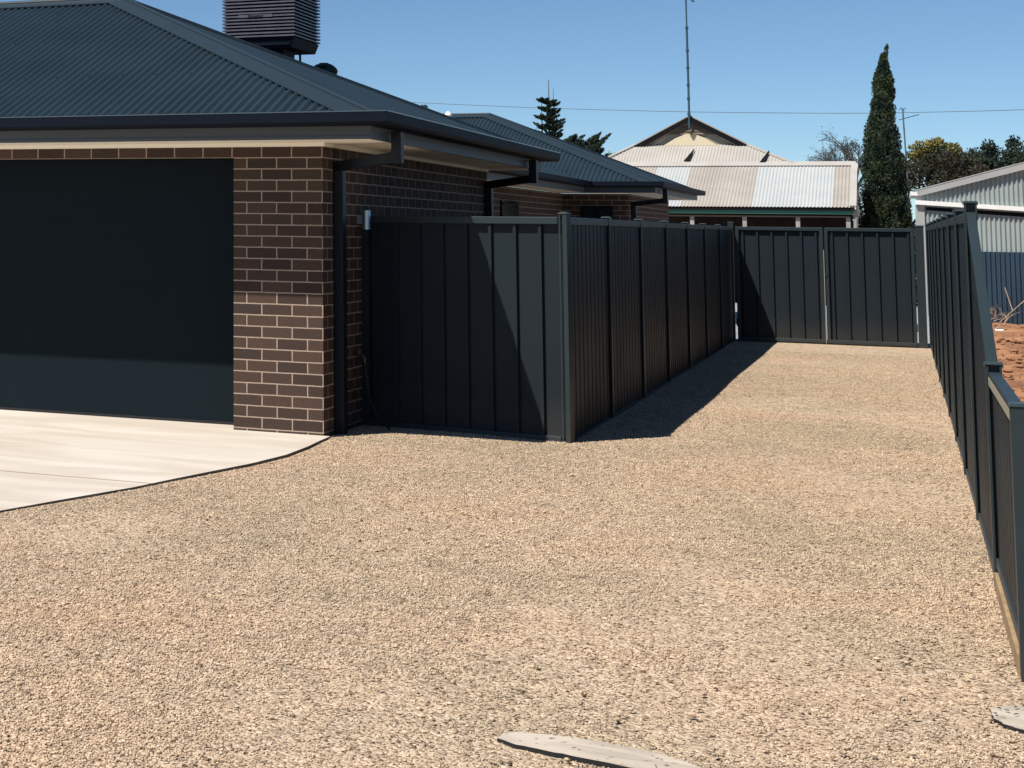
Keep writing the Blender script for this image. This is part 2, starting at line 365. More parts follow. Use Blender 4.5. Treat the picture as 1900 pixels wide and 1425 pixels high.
# loose stones on the gravel
def stones(n, xr, yr, name):
    N2 = n*5; y = yr[0]*(yr[1]/yr[0])**RNG.random(N2)
    x = RNG.uniform(xr[0], xr[1], N2)
    keep = (x > -.54*y-.5) & (x < .345)
    ex = np.interp(y, [p[1] for p in edge][::-1], [p[0] for p in edge][::-1])
    keep &= (x > ex + .015) | (y > 12.9)
    keep &= ~((x < -3.86) & (y > 12.9)); keep &= ~((x < -2.2) & (y > 13.95))
    dens = .55+.45*np.clip(wob(x, y, .5, 1.1, 21)+wob(x, y, .3, 3.0, 22)+.4, -1, 1); keep &= RNG.random(len(x)) < np.clip(dens, .12, 1)
    x, y = x[keep][:n], y[keep][:n]; n = len(x)
    s = RNG.uniform(.003, .0078, n)*(1+.25*(RNG.random(n) > .93))
    base = np.array([[1, 0, 0], [0, 1, 0], [-1, 0, 0], [0, -1, 0], [0, 0, 1], [0, 0, -.6]], np.float32)
    V = base[None]*(1+RNG.uniform(-.35, .35, (n, 6, 1))) + RNG.uniform(-.15, .15, (n, 6, 3))
    V *= np.stack([s, s*RNG.uniform(.6, 1.1, n), s*RNG.uniform(.4, .85, n)], -1)[:, None, :]
    tz = RNG.uniform(0, 6.28, n); c, sn = np.cos(tz)[:, None], np.sin(tz)[:, None]
    tl = RNG.uniform(-.5, .5, n); cl, sl = np.cos(tl)[:, None], np.sin(tl)[:, None]
    X, Y, Z = V[..., 0], V[..., 1], V[..., 2]
    X, Z = X*cl-Z*sl, X*sl+Z*cl
    X, Y = X*c-Y*sn, X*sn+Y*c
    zz = gz(x, y)+s*.25
    V = np.stack([X+x[:, None], Y+y[:, None], Z+zz[:, None]], -1).reshape(-1, 3)
    T = np.array([[0,1,4],[1,2,4],[2,3,4],[3,0,4],[1,0,5],[2,1,5],[3,2,5],[0,3,5]])
    F = (np.arange(n)[:, None, None]*6+T[None]).reshape(-1, 3)
    o = np_mesh(name, V, F, 'stones'); tag(o, 'loose cream and brown gravel stones covering the yard', 'gravel', kind='stuff')
stones(420000, (-7.5, .345), (4.4, 26), 'gravel_stones')
b = MB()
def chip(mb, c, r):
    c = Vector(c); n = 5; base = len(mb.v); t0 = random.uniform(0, 6)
    for zz, rr in ((-.3, .8), (.25, 1), (.6, .55)):
        for j in range(n):
            t = t0+2*math.pi*j/n; q = r*rr*random.uniform(.75, 1.2); mb.v.append((c.x+q*math.cos(t), c.y+q*math.sin(t)*.8, c.z+zz*r))
    for i in range(2):
        for j in range(n): mb.f.append((base+i*n+j, base+i*n+(j+1) % n, base+(i+1)*n+(j+1) % n, base+(i+1)*n+j))
    mb.f.append(tuple(base+2*n+j for j in range(n)))
def yardpt():
    while True:
        y_ = 4.8*(24/4.8)**random.random(); x_ = random.uniform(-.54*y_, .33)
        if x_ > (-2.2 if y_ > 13.6 else -3.7): return x_, y_
for k in range(700):
    x_, y_ = yardpt(); chip(b, (x_, y_, GZ+.004), random.uniform(.008, .015))
o = b.build('coarse_stones', 'stones'); tag(o, 'larger pale stones scattered in the gravel', 'gravel', kind='stuff')
b = MB()
for k in range(650):
    x_, y_ = yardpt()
    if random.random() < .35: x_ = .33-abs(random.gauss(0, .15))
    r = random.uniform(.006, .014); a = random.uniform(0, 6.28); c, s_ = math.cos(a)*r, math.sin(a)*r; z = GZ+.012
    b.face([(x_-c, y_-s_, z), (x_+s_*.4, y_-c*.4, z+.006), (x_+c, y_+s_, z+.002), (x_-s_*.4, y_+c*.4, z+.004)])
o = b.build('leaf_litter', 'litter'); tag(o, 'dry brown leaf bits scattered over the gravel', 'leaf litter', kind='stuff')
# soil lot on the right with low mounds
def sz(X, Y):
    Z = wob(X, Y, .012, 1.3, 9)+wob(X, Y, .012, 4, 4)+wob(X, Y, .008, 9, 5)
    Z = np.clip(Z, -.07, .2)*np.clip((X-.42)*2, 0, 1)-.03
    Z += .10*np.exp(-((X-2.1)/.8)**2-((Y-33.5)/3)**2)
    return Z
grid('soil_lot', .345, 14, 5, 36.68, 220, 420, sz, 'soil')
flat('backyard_paving', [(-3.0, 28.13), (.5, 28.13), (.5, 43), (-5, 43), (-5, 38), (-3.0, 38)], .002, 'paving', .1)

# ------------------------------------------------------------------ house
HX, HY = -3.89, 12.98     # brick corner
EX, EY, EZ = -3.215, 12.30, 2.378     # gutter corner, lip height
PT = .412; LEN = 7.15; HALF = LEN/2
house = thing('brick_house', 'new single storey dark brick house with dark steel hip roof and double garage', 'house', (HX, HY, 0))
def hb(mb, name, m, **k):
    mb.v = [(x-HX, y-HY, z) for x, y, z in mb.v]; return mb.build(name, m, house, **k)
wm = MB()
wm.box(-4.60, HX, HY, 13.42, -.1, 2.19)                 # pillar beside the garage door
wm.box(-12, -4.60, HY, 13.09, 2.085, 2.19)              # brick course over the door
wm.box(-12.7, -12.0, HY, 13.42, -.1, 2.19)
wm.box(-4.12, HX, 13.42, 18.97, -.1, 2.19)              # side wall
wm.box(-5.05, -4.12, 18.75, 18.97, -.1, 2.19)
wm.box(-5.28, -5.05, 18.75, 30.75, -.1, 2.19)           # stepped back wall
wm.box(-5.05, -4.0, 30.75, 30.98, -.1, 2.19)            # wing front
wm.box(-4.23, -4.0, 30.98, 36.5, -.1, 2.19)
hb(wm, 'brick_wall', 'brick')
dk = MB(); dk.box(-12, -5.28, 13.6, 36, -.1, 2.1); hb(dk, 'inner_structure', 'dark')
# garage door, four panels with shallow joints
door = MB(); DY = 13.28
for i in range(4): door.box(-12, -4.60, DY, DY+.04, .022+i*.52, .022+i*.52+.5195)
dr = hb(door, 'garage_door', 'door', bevel=.0012)
sl = MB(); sl.box(-12, -4.60, DY-.005, DY+.045, -.004, .0215); s_ = hb(sl, 'bottom_seal', 'dark')
bk = MB(); bk.box(-12, -4.60, DY+.042, DY+.08, -.002, 2.12); hb(bk, 'door_backing', 'dark')
# soffit / fascia / gutter loops
def eave(path, closed_ends=True):
    """path: gutter outer line points, running with the house on the left"""
    pass
so_ = MB()
so_.box(-12.9, -3.40, 12.55, 13.0, 2.195, 2.212)
so_.box(-3.91, -3.40, 13.0, 19.35, 2.195, 2.212)
so_.box(-5.3, -3.40, 18.95, 19.35, 2.1955, 2.2105)
so_.box(-5.07, -4.62, 19.35, 30.3, 2.195, 2.212)
so_.box(-5.07, -3.52, 30.28, 30.8, 2.195, 2.212)
so_.box(-4.02, -3.52, 30.8, 36.9, 2.195, 2.212)
hb(so_, 'soffit', 'soffit')
bd = MB(); bd.box(-12.9, HX+.022, 12.958, 12.979, 2.166, 2.1945); bd.box(HX+.001, HX+.022, 12.980, 18.95, 2.166, 2.1945); hb(bd, 'soffit_bead', 'soffit')
fa = MB()
def fascia(a, b, out):
    # board with a stepped face
    a = Vector((*a, 0)); b = Vector((*b, 0)); o_ = Vector((*out, 0))
    for z0, z1, t in ((2.195, 2.218, .018), (2.218, 2.256, .012), (2.256, 2.34, .016)):
        p = [a, b, b+o_*t, a+o_*t]
        fa.hexa([q+Vector((0, 0, z0)) for q in p]+[q+Vector((0, 0, z1)) for q in p])
fascia((-12.9, 12.555), (-3.395, 12.555), (0, -1)); fascia((-3.411, 12.56), (-3.411, 19.36), (1, 0))
fascia((-4.63, 19.36), (-4.63, 30.27), (1, 0)); fascia((-4.63, 30.262), (-3.515, 30.262), (0, -1)); fascia((-3.531, 30.27), (-3.531, 36.9), (1, 0))
fascia((-5.3, 19.345), (-3.4, 19.345), (0, 1)); fascia((-3.6, 36.9), (-3.515, 36.9), (0, 1))
hb(fa, 'fascia', 'fascia')
def gutter(path, outs):
    # quad gutter: sweep a profile along a path with mitred corners (outs = outward dir per vertex, already scaled for mitre)
    prof = [(0, .0), (0, -.070), (-.02, -.088), (-.2295, -.088), (-.2295, -.02), (-.220, -.02), (-.220, -.080), (-.028, -.080), (-.012, -.066), (-.012, -.012), (-.026, -.012), (-.026, 0)]
    mb = MB(); n = len(prof)
    for (x, y), (ox, oy) in zip(path, outs):
        for d, z in prof: mb.v.append((x+ox*d, y+oy*d, EZ+z))
    for i in range(len(path)-1):
        for j in range(n): mb.f.append((i*n+j, i*n+(j+1) % n, (i+1)*n+(j+1) % n, (i+1)*n+j))
    mb.f.append(tuple(range(n))); mb.f.append(tuple((len(path)-1)*n+j for j in range(n))[::-1])
    return mb
GX2 = -4.48; WY = 30.12; WX = -3.37; WLEN = 6.9
gu = gutter([(-12.9, EY), (EX, EY), (EX, EY+LEN)], [(0, -1), (1, -1), (1, 0)])
hb(gu, 'gutter', 'gutter')
lip = MB(); lip.box(-12.9, EX, EY-.003, EY+.014, EZ+.001, EZ+.009); lip.box(EX-.014, EX+.003, EY+.015, EY+LEN, EZ+.001, EZ+.009); hb(lip, 'gutter_bead_highlight', 'lip')  # bead paler than the gutter, a painted highlight for the sunlit lip
gu2 = gutter([(GX2, EY+LEN-.15), (GX2, WY), (WX, WY), (WX, WY+WLEN)], [(1, 0), (1, -1), (1, -1), (1, 0)])
hb(gu2, 'gutter', 'gutter')
# roofs (profiled sheets) : surface starts at gutter line, z0
Z0 = 2.312
nrmF = Vector((0, -PT, 1)).normalized(); upF = Vector((0, 1, PT)).normalized(); sl1 = math.sqrt(1+PT*PT)
nrmR = Vector((PT, 0, 1)).normalized(); upR = Vector((-1, 0, PT)).normalized()
rf = MB()
sheet(rf, (0, EY+.02, Z0), (1, 0, 0), upF, nrmF, [(-14, 0), (EX-.02, 0), (EX-HALF, (HALF-.02)*sl1), (-14, (HALF-.02)*sl1)], None, .076, SINER)
hb(rf, 'roof', 'roof', smooth=True)
rs = MB()
sheet(rs, (EX-.02, 0, Z0), (0, 1, 0), upR, nrmR, [(EY+.02, 0), (EY+LEN-.02, 0), (EY+HALF, (HALF-.02)*sl1)], None, .076, SINER)
hb(rs, 'roof', 'roof', smooth=True)
rb = MB(); nB = Vector((0, PT, 1)).normalized(); upB = Vector((0, -1, PT)).normalized()
sheet(rb, (0, EY+LEN-.02, Z0), (1, 0, 0), upB, nB, [(-14, 0), (EX-.02, 0), (EX-HALF, (HALF-.02)*sl1), (-14, (HALF-.02)*sl1)], None, .076, SINER)
# main body side slope behind, and the wing
BR = 2.3
sheet(rb, (GX2-.02, 0, Z0), (0, 1, 0), upR, nrmR, [(EY+LEN-1.5, 0), (WY+.1, 0), (WY+3.0, 2.9*sl1), (EY+LEN-1.5, 2.9*sl1)], None, .076, SINER)
hb(rb, 'roof', 'roof', smooth=True)
rw = MB(); WH = WLEN/2
sheet(rw, (0, WY+.02, Z0), (1, 0, 0), upF, nrmF, [(GX2-.05, 0), (WX-.02, 0), (WX-WH, (WH-.02)*sl1), (-14, (WH-.02)*sl1), (-14, 7)][:3]+[(GX2-.05-WH+.0, (WH-.02)*sl1)] if False else [(GX2-.02, 0), (WX-.02, 0), (WX-WH, (WH-.02)*sl1), (-14, (WH-.02)*sl1), (-14, (WH-.03)*sl1), (GX2-.02-WH+.02, (WH-.03)*sl1)], None, .076, SINER)
hb(rw, 'roof', 'roof', smooth=True)
rw2 = MB()
sheet(rw2, (WX-.02, 0, Z0), (0, 1, 0), upR, nrmR, [(WY+.02, 0), (WY+WLEN-.02, 0), (WY+WH, (WH-.02)*sl1)], None, .076, SINER)
hb(rw2, 'roof', 'roof', smooth=True)
sc = MB()
for v_, st in ((.22, 3), (1.25, 4), (2.35, 4), (3.35, 4)):
    k = -180
    while k*.076 < EX-.02:
        u = (k+.25)*.076
        if -13.9 < u < EX-.15-v_/sl1:
            c = Vector((u, EY+.02, Z0))+upF*v_+nrmF*.0125; d = .0085
            sc.hexa([c+Vector((-d, 0, 0))-upF*d, c+Vector((d, 0, 0))-upF*d, c+Vector((d, 0, 0))+upF*d, c+Vector((-d, 0, 0))+upF*d]+[c+nrmF*.006+Vector((-d*.7, 0, 0))-upF*d*.7, c+nrmF*.006+Vector((d*.7, 0, 0))-upF*d*.7, c+nrmF*.006+Vector((d*.7, 0, 0))+upF*d*.7, c+nrmF*.006+Vector((-d*.7, 0, 0))+upF*d*.7])
        k += st
tag(hb(sc, 'roof_screw', 'dark'), kind='stuff')
def hipcap(a, b, n1, n2, name='hip_cap', wd=.17, m='cap'):
    """folded metal capping along an edge a-b with wings lying on planes of normals n1,n2"""
    a = Vector(a); b = Vector(b); d = (b-a).normalized(); mb = MB(); lift = .018
    for nn, sgn in ((n1, 1), (n2, -1)):
        side = d.cross(nn).normalized()
        if side.z > 0: side = -side
        kk = max(0, -side.z*wd/d.z) if abs(d.z) > .05 else 0
        p = [a+nn*lift, b+nn*lift, b+nn*lift+side*wd, a+nn*lift+side*wd+d*kk]
        q = [x+nn*.002 for x in p]
        # turned-down lip at the outer edge
        mb.hexa(p+q)
        e = [p[2], p[3], p[3]-side*.004, p[2]-side*.004]
        mb.hexa([x-nn*.010 for x in e]+e)
    mb.tube([a+Vector((0, 0, lift+.004)), b+Vector((0, 0, lift+.004))], .019, 10)
    return hb(mb, name, m)
AP = Vector((EX-HALF, EY+HALF, Z0+(HALF-.02)*PT))
hipcap((EX-.03, EY+.03, Z0), AP, nrmF, nrmR); hipcap((EX-.03, EY+LEN-.03, Z0), AP, nB, nrmR)
hipcap(AP, (-14, AP.y, AP.z), nrmF, nB, 'ridge_cap')
AW = Vector((WX-WH, WY+WH, Z0+(WH-.02)*PT))
hipcap((WX-.03, WY+.03, Z0), AW, nrmF, nrmR); hipcap((WX-.03, WY+WLEN-.03, Z0), AW, nB, nrmR)
hipcap(AW, (-14, AW.y, AW.z), nrmF, nB, 'ridge_cap')
# downpipes
def downpipe(sx, sy, wx, wy, top=2.275, name='downpipe'):
    mb = MB()
    mb.box(sx-.04, sx+.035, sy-.05, sy+.05, 2.035, top)
    mb.prism([(sx+.03, sy-.05, 2.035), (sx+.03, sy-.05, 2.12), (wx+.01, wy-.05, 2.06), (wx+.01, wy-.05, 1.975)], (0, .1+(0), 0)) if abs(sy-wy) < .02 else \
    mb.hexa([(sx+.034, sy-.049, 2.05), (sx+.034, sy+.049, 2.05), (wx, wy+.049, 1.98), (wx, wy-.049, 1.98), (sx+.034, sy-.049, 2.13), (sx+.034, sy+.049, 2.13), (wx, wy+.049, 2.06), (wx, wy-.049, 2.06)])
    mb.box(wx-.0, wx+.075, wy-.052, wy+.052, -.03, 2.062)
    return hb(mb, name, 'pipe', bevel=.006)
downpipe(-3.33, 13.05, HX+.004, 13.30)
downpipe(-3.33, 18.55, HX+.004, 18.85)
downpipe(-4.56, 20.6, -5.044, 20.75)
downpipe(-3.44, 30.95, -3.994, 31.1)
# windows on the recessed walls
def window(x0, x1, y, z0, z1):
    f = MB(); t = .05
    f.box(x0, x1, y-.03, y-.001, z0, z0+t); f.box(x0, x1, y-.03, y-.001, z1-t, z1)
    f.box(x0, x0+t, y-.03, y-.001, z0+t, z1-t); f.box(x1-t, x1, y-.03, y-.001, z0+t, z1-t); f.box((x0+x1)/2-.02, (x0+x1)/2+.02, y-.028, y-.002, z0+t, z1-t)
    o = hb(f, 'window', 'gutter'); p = MB(); p.box(x0+t, x1-t, y-.012, y-.004, z0+t, z1-t)
    q = hb(p, 'pane', 'glass'); q.parent = o
window(-4.75, -4.25, 30.75, .9, 1.98)
for yy in (22.0, 25.5):
    fs = MB(); fs.box(-5.045, -5.02, yy, yy+1.2, .9, 1.98); hb(fs, 'window', 'glass')
pass
# step of the soffit: clip straps etc. left out
# cooler on the roof
CX0, CX1, CY0, CY1, CZ0 = -6.87, -6.01, 19.0, 20.0, 3.70
cool = thing('evaporative_cooler', 'dark louvred evaporative cooler standing on the roof behind the front hip', 'air cooler', (CX0, CY0, 2.8))
def cb_(mb, name, m, par=cool, **k):
    mb.v = [(x-CX0, y-CY0, z-2.8) for x, y, z in mb.v]; return mb.build(name, m, par, **k)
b = MB(); b.box(CX0+.05, CX1-.05, CY0+.05, CY1-.05, CZ0-.02, CZ0+.95); cb_(b, 'cabinet', 'cooler')
lv = MB(); k = 0; z = CZ0+.01
while z < CZ0+.92:
    o1, o2 = .0, .045
    for (ax0, ay0, ax1, ay1, nx_, ny_) in ((CX0, CY0, CX1, CY0, 0, 1), (CX1, CY0, CX1, CY1, -1, 0), (CX1, CY1, CX0, CY1, 0, -1), (CX0, CY1, CX0, CY0, 1, 0)):
        dx, dy = ax1-ax0, ay1-ay0; l = math.hypot(dx, dy); dx /= l; dy /= l
        jj = random.uniform(-.002, .002)
        P = lambda t, o, h: (ax0+dx*t+nx_*o, ay0+dy*t+ny_*o, z+h+jj)
        lv.hexa([P(0, o1, 0), P(l, o1, 0), P(l-o2, o2, .020), P(o2, o2, .020), P(0, o1, .015), P(l, o1, .015), P(l-o2, o2, .030), P(o2, o2, .030)])
    z += .0385; k += 1
cb_(lv, 'louvre', 'louvre')
b = MB()
b.hexa([(CX0+.05, CY0+.05, CZ0-.115), (CX1-.05, CY0+.05, CZ0-.115), (CX1-.05, CY1-.05, CZ0-.115), (CX0+.05, CY1-.05, CZ0-.115),
        (CX0+.015, CY0+.015, CZ0-.002), (CX1-.015, CY0+.015, CZ0-.002), (CX1-.015, CY1-.015, CZ0-.002), (CX0+.015, CY1-.015, CZ0-.002)])
b.box(CX0+.06, CX1-.07, CY0+.018, CY0+.048, CZ0-.085, CZ0-.06); cb_(b, 'water_tray', 'cooler')
b = MB(); b.box(CX0+.02, CX1-.19, CY0+.18, CY0+.60, 2.8-.35, CZ0-.105); cb_(b, 'duct', 'cooler')
b = MB(); b.tube([(CX1-.12+.22, CY0+.55, CZ0-.15), (CX1-.12+.22, CY0+.55, 2.9)], .014); b.tube([(CX1+.1, CY0+.55, CZ0-.14), (CX1+.1, CY0+.55, CZ0-.175)], .03)
b.v = [(x-.13, y-.25, z) for x, y, z in b.v]; cb_(b, 'drain_pipe', 'cooler')
pl_ = MB(); pl_.box(CX0+.20, CX0+.60, CY0-.006, CY0+.01, CZ0+.236, CZ0+.268); plate = cb_(pl_, 'name_plate', 'louvre')
tcu = bpy.data.curves.new('t', 'FONT'); tcu.body = 'Braemar'; tcu.size = .052; tcu.extrude = .002; tcu.align_x = 'CENTER'; tcu.offset = .001
tob = bpy.data.objects.new('t', tcu); COL.objects.link(tob); bpy.context.view_layer.update()
tme = bpy.data.meshes.new_from_object(tob.evaluated_get(bpy.context.evaluated_depsgraph_get())); bpy.data.objects.remove(tob)
tl = bpy.data.objects.new('lettering', tme); tme.materials.clear(); tme.materials.append(MT['letter']); link(tl, cool)
tl.rotation_euler = (R(90), 0, 0); tl.location = (.40, -.009, CZ0+.236-2.8)
# whirlybird vent
vt = thing('roof_vent', 'round spinning metal roof vent just right of the cooler on the roof', 'roof vent', (-5.97, 20.0, 2.6))
b = MB(); b.tube([(0, 0, 0), (0, 0, .70)], .10, 16); b.build('vent_neck', 'vent', vt)
b = MB()
for i in range(18):
    a0 = 2*math.pi*i/18; pr = []
    for j in range(7):
        t = j/6; rr = .15*math.sin(math.pi*(.18+.64*t)); pr.append((rr, .70+.17*t))
    for j in range(6):
        (r0, z0), (r1, z1) = pr[j], pr[j+1]; a1 = a0+.33; tw = .12
        b.face([(r0*math.cos(a0), r0*math.sin(a0), z0), (r0*1.08*math.cos(a1), r0*1.08*math.sin(a1), z0), (r1*1.08*math.cos(a1), r1*1.08*math.sin(a1), z1), (r1*math.cos(a0), r1*math.sin(a0), z1)])
b.tube([(0, 0, .86), (0, 0, .885)], [.085, .05], 16); b.build('vent_turbine', 'vent', vt)
# white vent pipe
wp = thing('vent_pipe', 'small white capped vent pipe on the rear wing roof', 'vent pipe', (-7.24, 32.0, 3.0))
b = MB(); b.tube([(0, 0, 0), (0, 0, .62)], .04, 12); b.build('pipe', 'pvc', wp)
b = MB(); b.tube([(0, 0, .60), (0, 0, .64), (0, 0, .70)], [.065, .065, .02], 12); b.build('cowl', 'pvc', wp)
# wall lamp
lp = thing('wall_lamp', 'brushed steel cylinder up and down light on the side wall above the fence', 'wall lamp', (HX, 13.93, 1.615))
b = MB(); b.tube([(.075, 0, -.075), (.075, 0, .078)], .034, 20); b.build('lamp_body', 'chrome', lp, smooth=False)
b = MB(); b.box(0.002, .045, -.02, .02, -.03, .03); b.build('bracket', 'chrome', lp)
# garden tap with hose
tp = thing('garden_tap', 'small brass garden tap with thin hose low on the shaded side wall', 'tap', (HX, 13.80, .55))
b = MB(); b.tube([(0, 0, 0), (.07, 0, 0), (.09, 0, -.02), (.09, 0, -.06)], .012, 8); b.tube([(.05, 0, 0), (.05, 0, .04)], .008, 8); b.bar((.05, -.03, .045), (.05, .03, .045), .012); b.build('tap_body', 'brass', tp)
b = MB(); b.tube([(.09, 0, -.05), (.10, .02, -.2), (.12, .06, -.38), (.2, .02, -.5), (.3, -.05, -.56)], .008, 6); b.build('hose', 'hose', tp)

# ------------------------------------------------------------------ fences
def hpost(mb, x, z0, z1, lo=-.03, hi=.03, d=.034, t=.010):
    """H-section steel post, slots open both ways along the fence"""
    mb.box(x-d, x+d, lo, lo+t, z0, z1); mb.box(x-d, x+d, hi-t, hi, z0, z1); mb.box(x-.003, x+.003, lo+t, hi-t, z0, z1)
def make_post(root, x, z0, z1, capped=True, box=False, lo=-.032, hi=.032):
    mb = MB()
    if box: mb.box(x-.034, x+.034, lo-.002, hi+.002, z0, z1)
    else: hpost(mb, x, z0, z1, lo, hi)
    p = mb.build('post', 'rail', root)
    if capped:
        c = MB(); c.box(x-.039, x+.039, lo-.006, hi+.006, z1+.0005, z1+.009); c.box(x-.030, x+.030, lo-.001, hi+.001, z1+.0092, z1+.013)
        c.box(x-.039, x+.039, lo-.006, lo-.0025, z1-.010, z1+.0003); c.box(x-.039, x+.039, hi+.0025, hi+.006, z1-.010, z1+.0003)
        q = c.build('post_cap', 'cappost', p, bevel=.003)
    return p
def panel(root, x0, x1, za0, za1, zb, pan, rib, face, label=None, bz=None, trim=False):
    """one steel panel: top rail from za0 (at x0) to za1 (at x1), bottom at zb. pan = y of the flat, rib = rib offset, face = (lo,hi) y of rails"""
    mb = MB()
    sheet(mb, (0, pan, 0), (1, 0, 0), (0, 0, 1), (0, 1, 0), [(x0, zb+.03), (x1, zb+.03), (x1, za1-.03), (x0, za0-.03)], None, .2, ribs(rib))
    mb2 = MB(); mb2.v = list(mb.v); mb2.f = list(mb.f)
    s_ = mb.build('sheet', 'fence', root)
    lo, hi = face
    r = MB()
    def rail(z0a, z0b, h):
        r.hexa([(x0+.045, lo, z0a), (x1-.045, lo, z0b), (x1-.045, hi, z0b), (x0+.045, hi, z0a), (x0+.045, lo, z0a+h), (x1-.045, lo, z0b+h), (x1-.045, hi, z0b+h), (x0+.045, hi, z0a+h)])
    rail(za0-.055, za1-.055, .055); r.build('top_rail', 'rail', root, bevel=.004)
    r = MB(); rail(zb, zb, .045); r.build('bottom_rail', 'rail', root, bevel=.004)
FH = 1.672
# fence along the left side of the lane
lf = thing('lane_fence', 'long dark steel fence in shade along the left side of the gravel lane', 'fence', (-2.235, 13.70, GZ), R(90))
NP = 7; PS = 2.07
for i in range(NP):
    panel(lf, i*PS, (i+1)*PS, FH, FH, -.03, -.008, .018, (-.026, .026))
for i in range(1, NP): make_post(lf, i*PS, -.3, FH+.010)
make_post(lf, NP*PS-.02, -.3, FH+.06, box=True)
# return fence facing the street
p0 = Vector((HX+.004, 14.08, 0)); p1 = Vector((-2.235, 13.70, 0)); dv = p1-p0; LN = dv.length
rfz = thing('side_fence', 'short dark steel fence panel between the brick wall and the corner post', 'fence', (p0.x, p0.y, GZ), math.atan2(dv.y, dv.x))
panel(rfz, .02, LN, FH, FH, .0, .008, -.030, (-.036, .016))
make_post(rfz, .03, -.3, FH, capped=False)
mb = MB(); mb.box(LN-.034, LN-.020, -.046, -.036, -.3, FH+.022); mb.box(LN-.006, LN+.030, -.046, .03, -.3, FH+.022); mb.box(LN-.020, LN-.006, -.024, .03, -.3, FH+.022); cp_ = mb.build('post', 'rail', rfz, bevel=.002)
mb = MB(); mb.box(LN-.040, LN+.036, -.052, .036, FH+.0225, FH+.030); mb.box(LN-.028, LN+.024, -.040, .024, FH+.0302, FH+.038); mb.build('post_cap', 'cappost', cp_, bevel=.003)
# right fence
rt = thing('boundary_fence', 'dark steel fence on the right side that steps down to a low end panel', 'fence', (.358, 7.36, GZ), R(90))
ys = [0, 1.84, 3.94]
while ys[-1] < 20: ys.append(ys[-1]+2.08)
ys = [y for y in ys if y < 20.2]+[20.72]
LO = .955
for i in range(len(ys)-1):
    a, b_ = ys[i], ys[i+1]
    za = LO if i < 1 else (LO if i == 1 else 1.70); zb_ = LO if i == 0 else 1.70
    panel(rt, a, b_, za, zb_, .09 if i < 1 else .0, .010, -.028, (-.024, .022))
for i, y in enumerate(ys):
    if i == 0: make_post(rt, y, -.4, LO+.0, box=True, hi=.024)
    elif i == 1: make_post(rt, y, -.3, LO+.03)
    else: make_post(rt, y, -.3, 1.70+(.05 if i == 2 else .03))
z_ = MB(); z_.box(.06, 1.79, .0225, .0245, LO-.058, LO-.022); z_.build('rail_trim', 'zinc', rt)
tpk = MB(); tpk.box(7.40, 9.10, -.02, .02, -.16, .0); pass
pk = tag(MB().build('x', 'timber') if False else None, None) if False else None
b = MB(); b.box(-.02, .02, 0, 1.72, -.12, .075); pk = b.build('timber_plinth', 'timber'); pk.location = (.345, 7.41, GZ); tag(pk, 'tan timber plinth board under the low end of the right fence', 'timber board')
# gates
def gate(x0, x1, label, hinge_left):
    g_ = thing('gate_leaf', label, 'gate', (x0, 28.12, GZ), 0, 'double gates at the end of the lane')
    L_ = x1-x0; zb = .020; zt = 1.675
    mb = MB(); sheet(mb, (0, .008, 0), (1, 0, 0), (0, 0, 1), (0, 1, 0), [(.03, zb+.03), (L_-.03, zb+.03), (L_-.03, zt-.03), (.03, zt-.03)], None, .196, ribs(-.030, .196))
    mb.build('sheet', 'fence', g_)
    for nm, z0 in (('top_rail', zt-.05), ('bottom_rail', zb)):
        r = MB(); r.box(.0, L_, -.036, .016, z0, z0+.05); r.build(nm, 'rail', g_, bevel=.004)
    for xx in (.0, L_-.045):
        r = MB(); r.box(xx, xx+.045, -.034, .014, zb+.051, zt-.051); r.build('stile', 'rail', g_, bevel=.004)
    hx = -.012 if hinge_left else L_+.001
    for zz in (.22, 1.42):
        r = MB(); r.box(hx, hx+.011, -.03, .01, zz, zz+.11); r.build('hinge', 'dark', g_)
    return g_
gl = gate(-2.165, -.995, 'left leaf of the dark steel double gate, half crossed by a slanting shadow', True)
gr = gate(-.975, .175, 'right leaf of the dark steel double gate, fully in the sun', False)
b = MB(); b.tube([(-.012, -.05, .02), (-.012, -.05, 1.35)], .006, 8); b.bar((-.02, -.045, .30), (.0, -.045, .30), .012); b.build('drop_bolt', 'zinc', gr)
b = MB(); b.box(-.02, .02, -.044, -.037, .97, 1.03); b.build('latch', 'rail', gr)
gp = thing('gate_post', 'dark square steel post between the right gate leaf and the boundary fence', 'post', (.245, 28.12, GZ))
b = MB(); b.box(-.055, .055, -.04, .04, -.3, 1.70); b.build('shaft', 'rail', gp, bevel=.003)
b = MB(); b.box(-.062, .062, -.047, .047, 1.7005, 1.72); b.build('post_cap', 'cappost', gp)

# ------------------------------------------------------------------ half buried concrete pieces
def slab_piece(name, pts, label, h=.045, z=0.0):
    b = MB(); n = len(pts); V = []
    b.prism([(x, y, z-.12) for x, y in pts], (0, 0, .12+h-.012))
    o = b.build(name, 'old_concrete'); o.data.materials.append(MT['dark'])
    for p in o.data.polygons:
        if abs(p.normal.z) < .5: p.material_index = 1  # side faces coloured black to paint in the shade along the edge
    return tag(o, label, 'concrete strip')
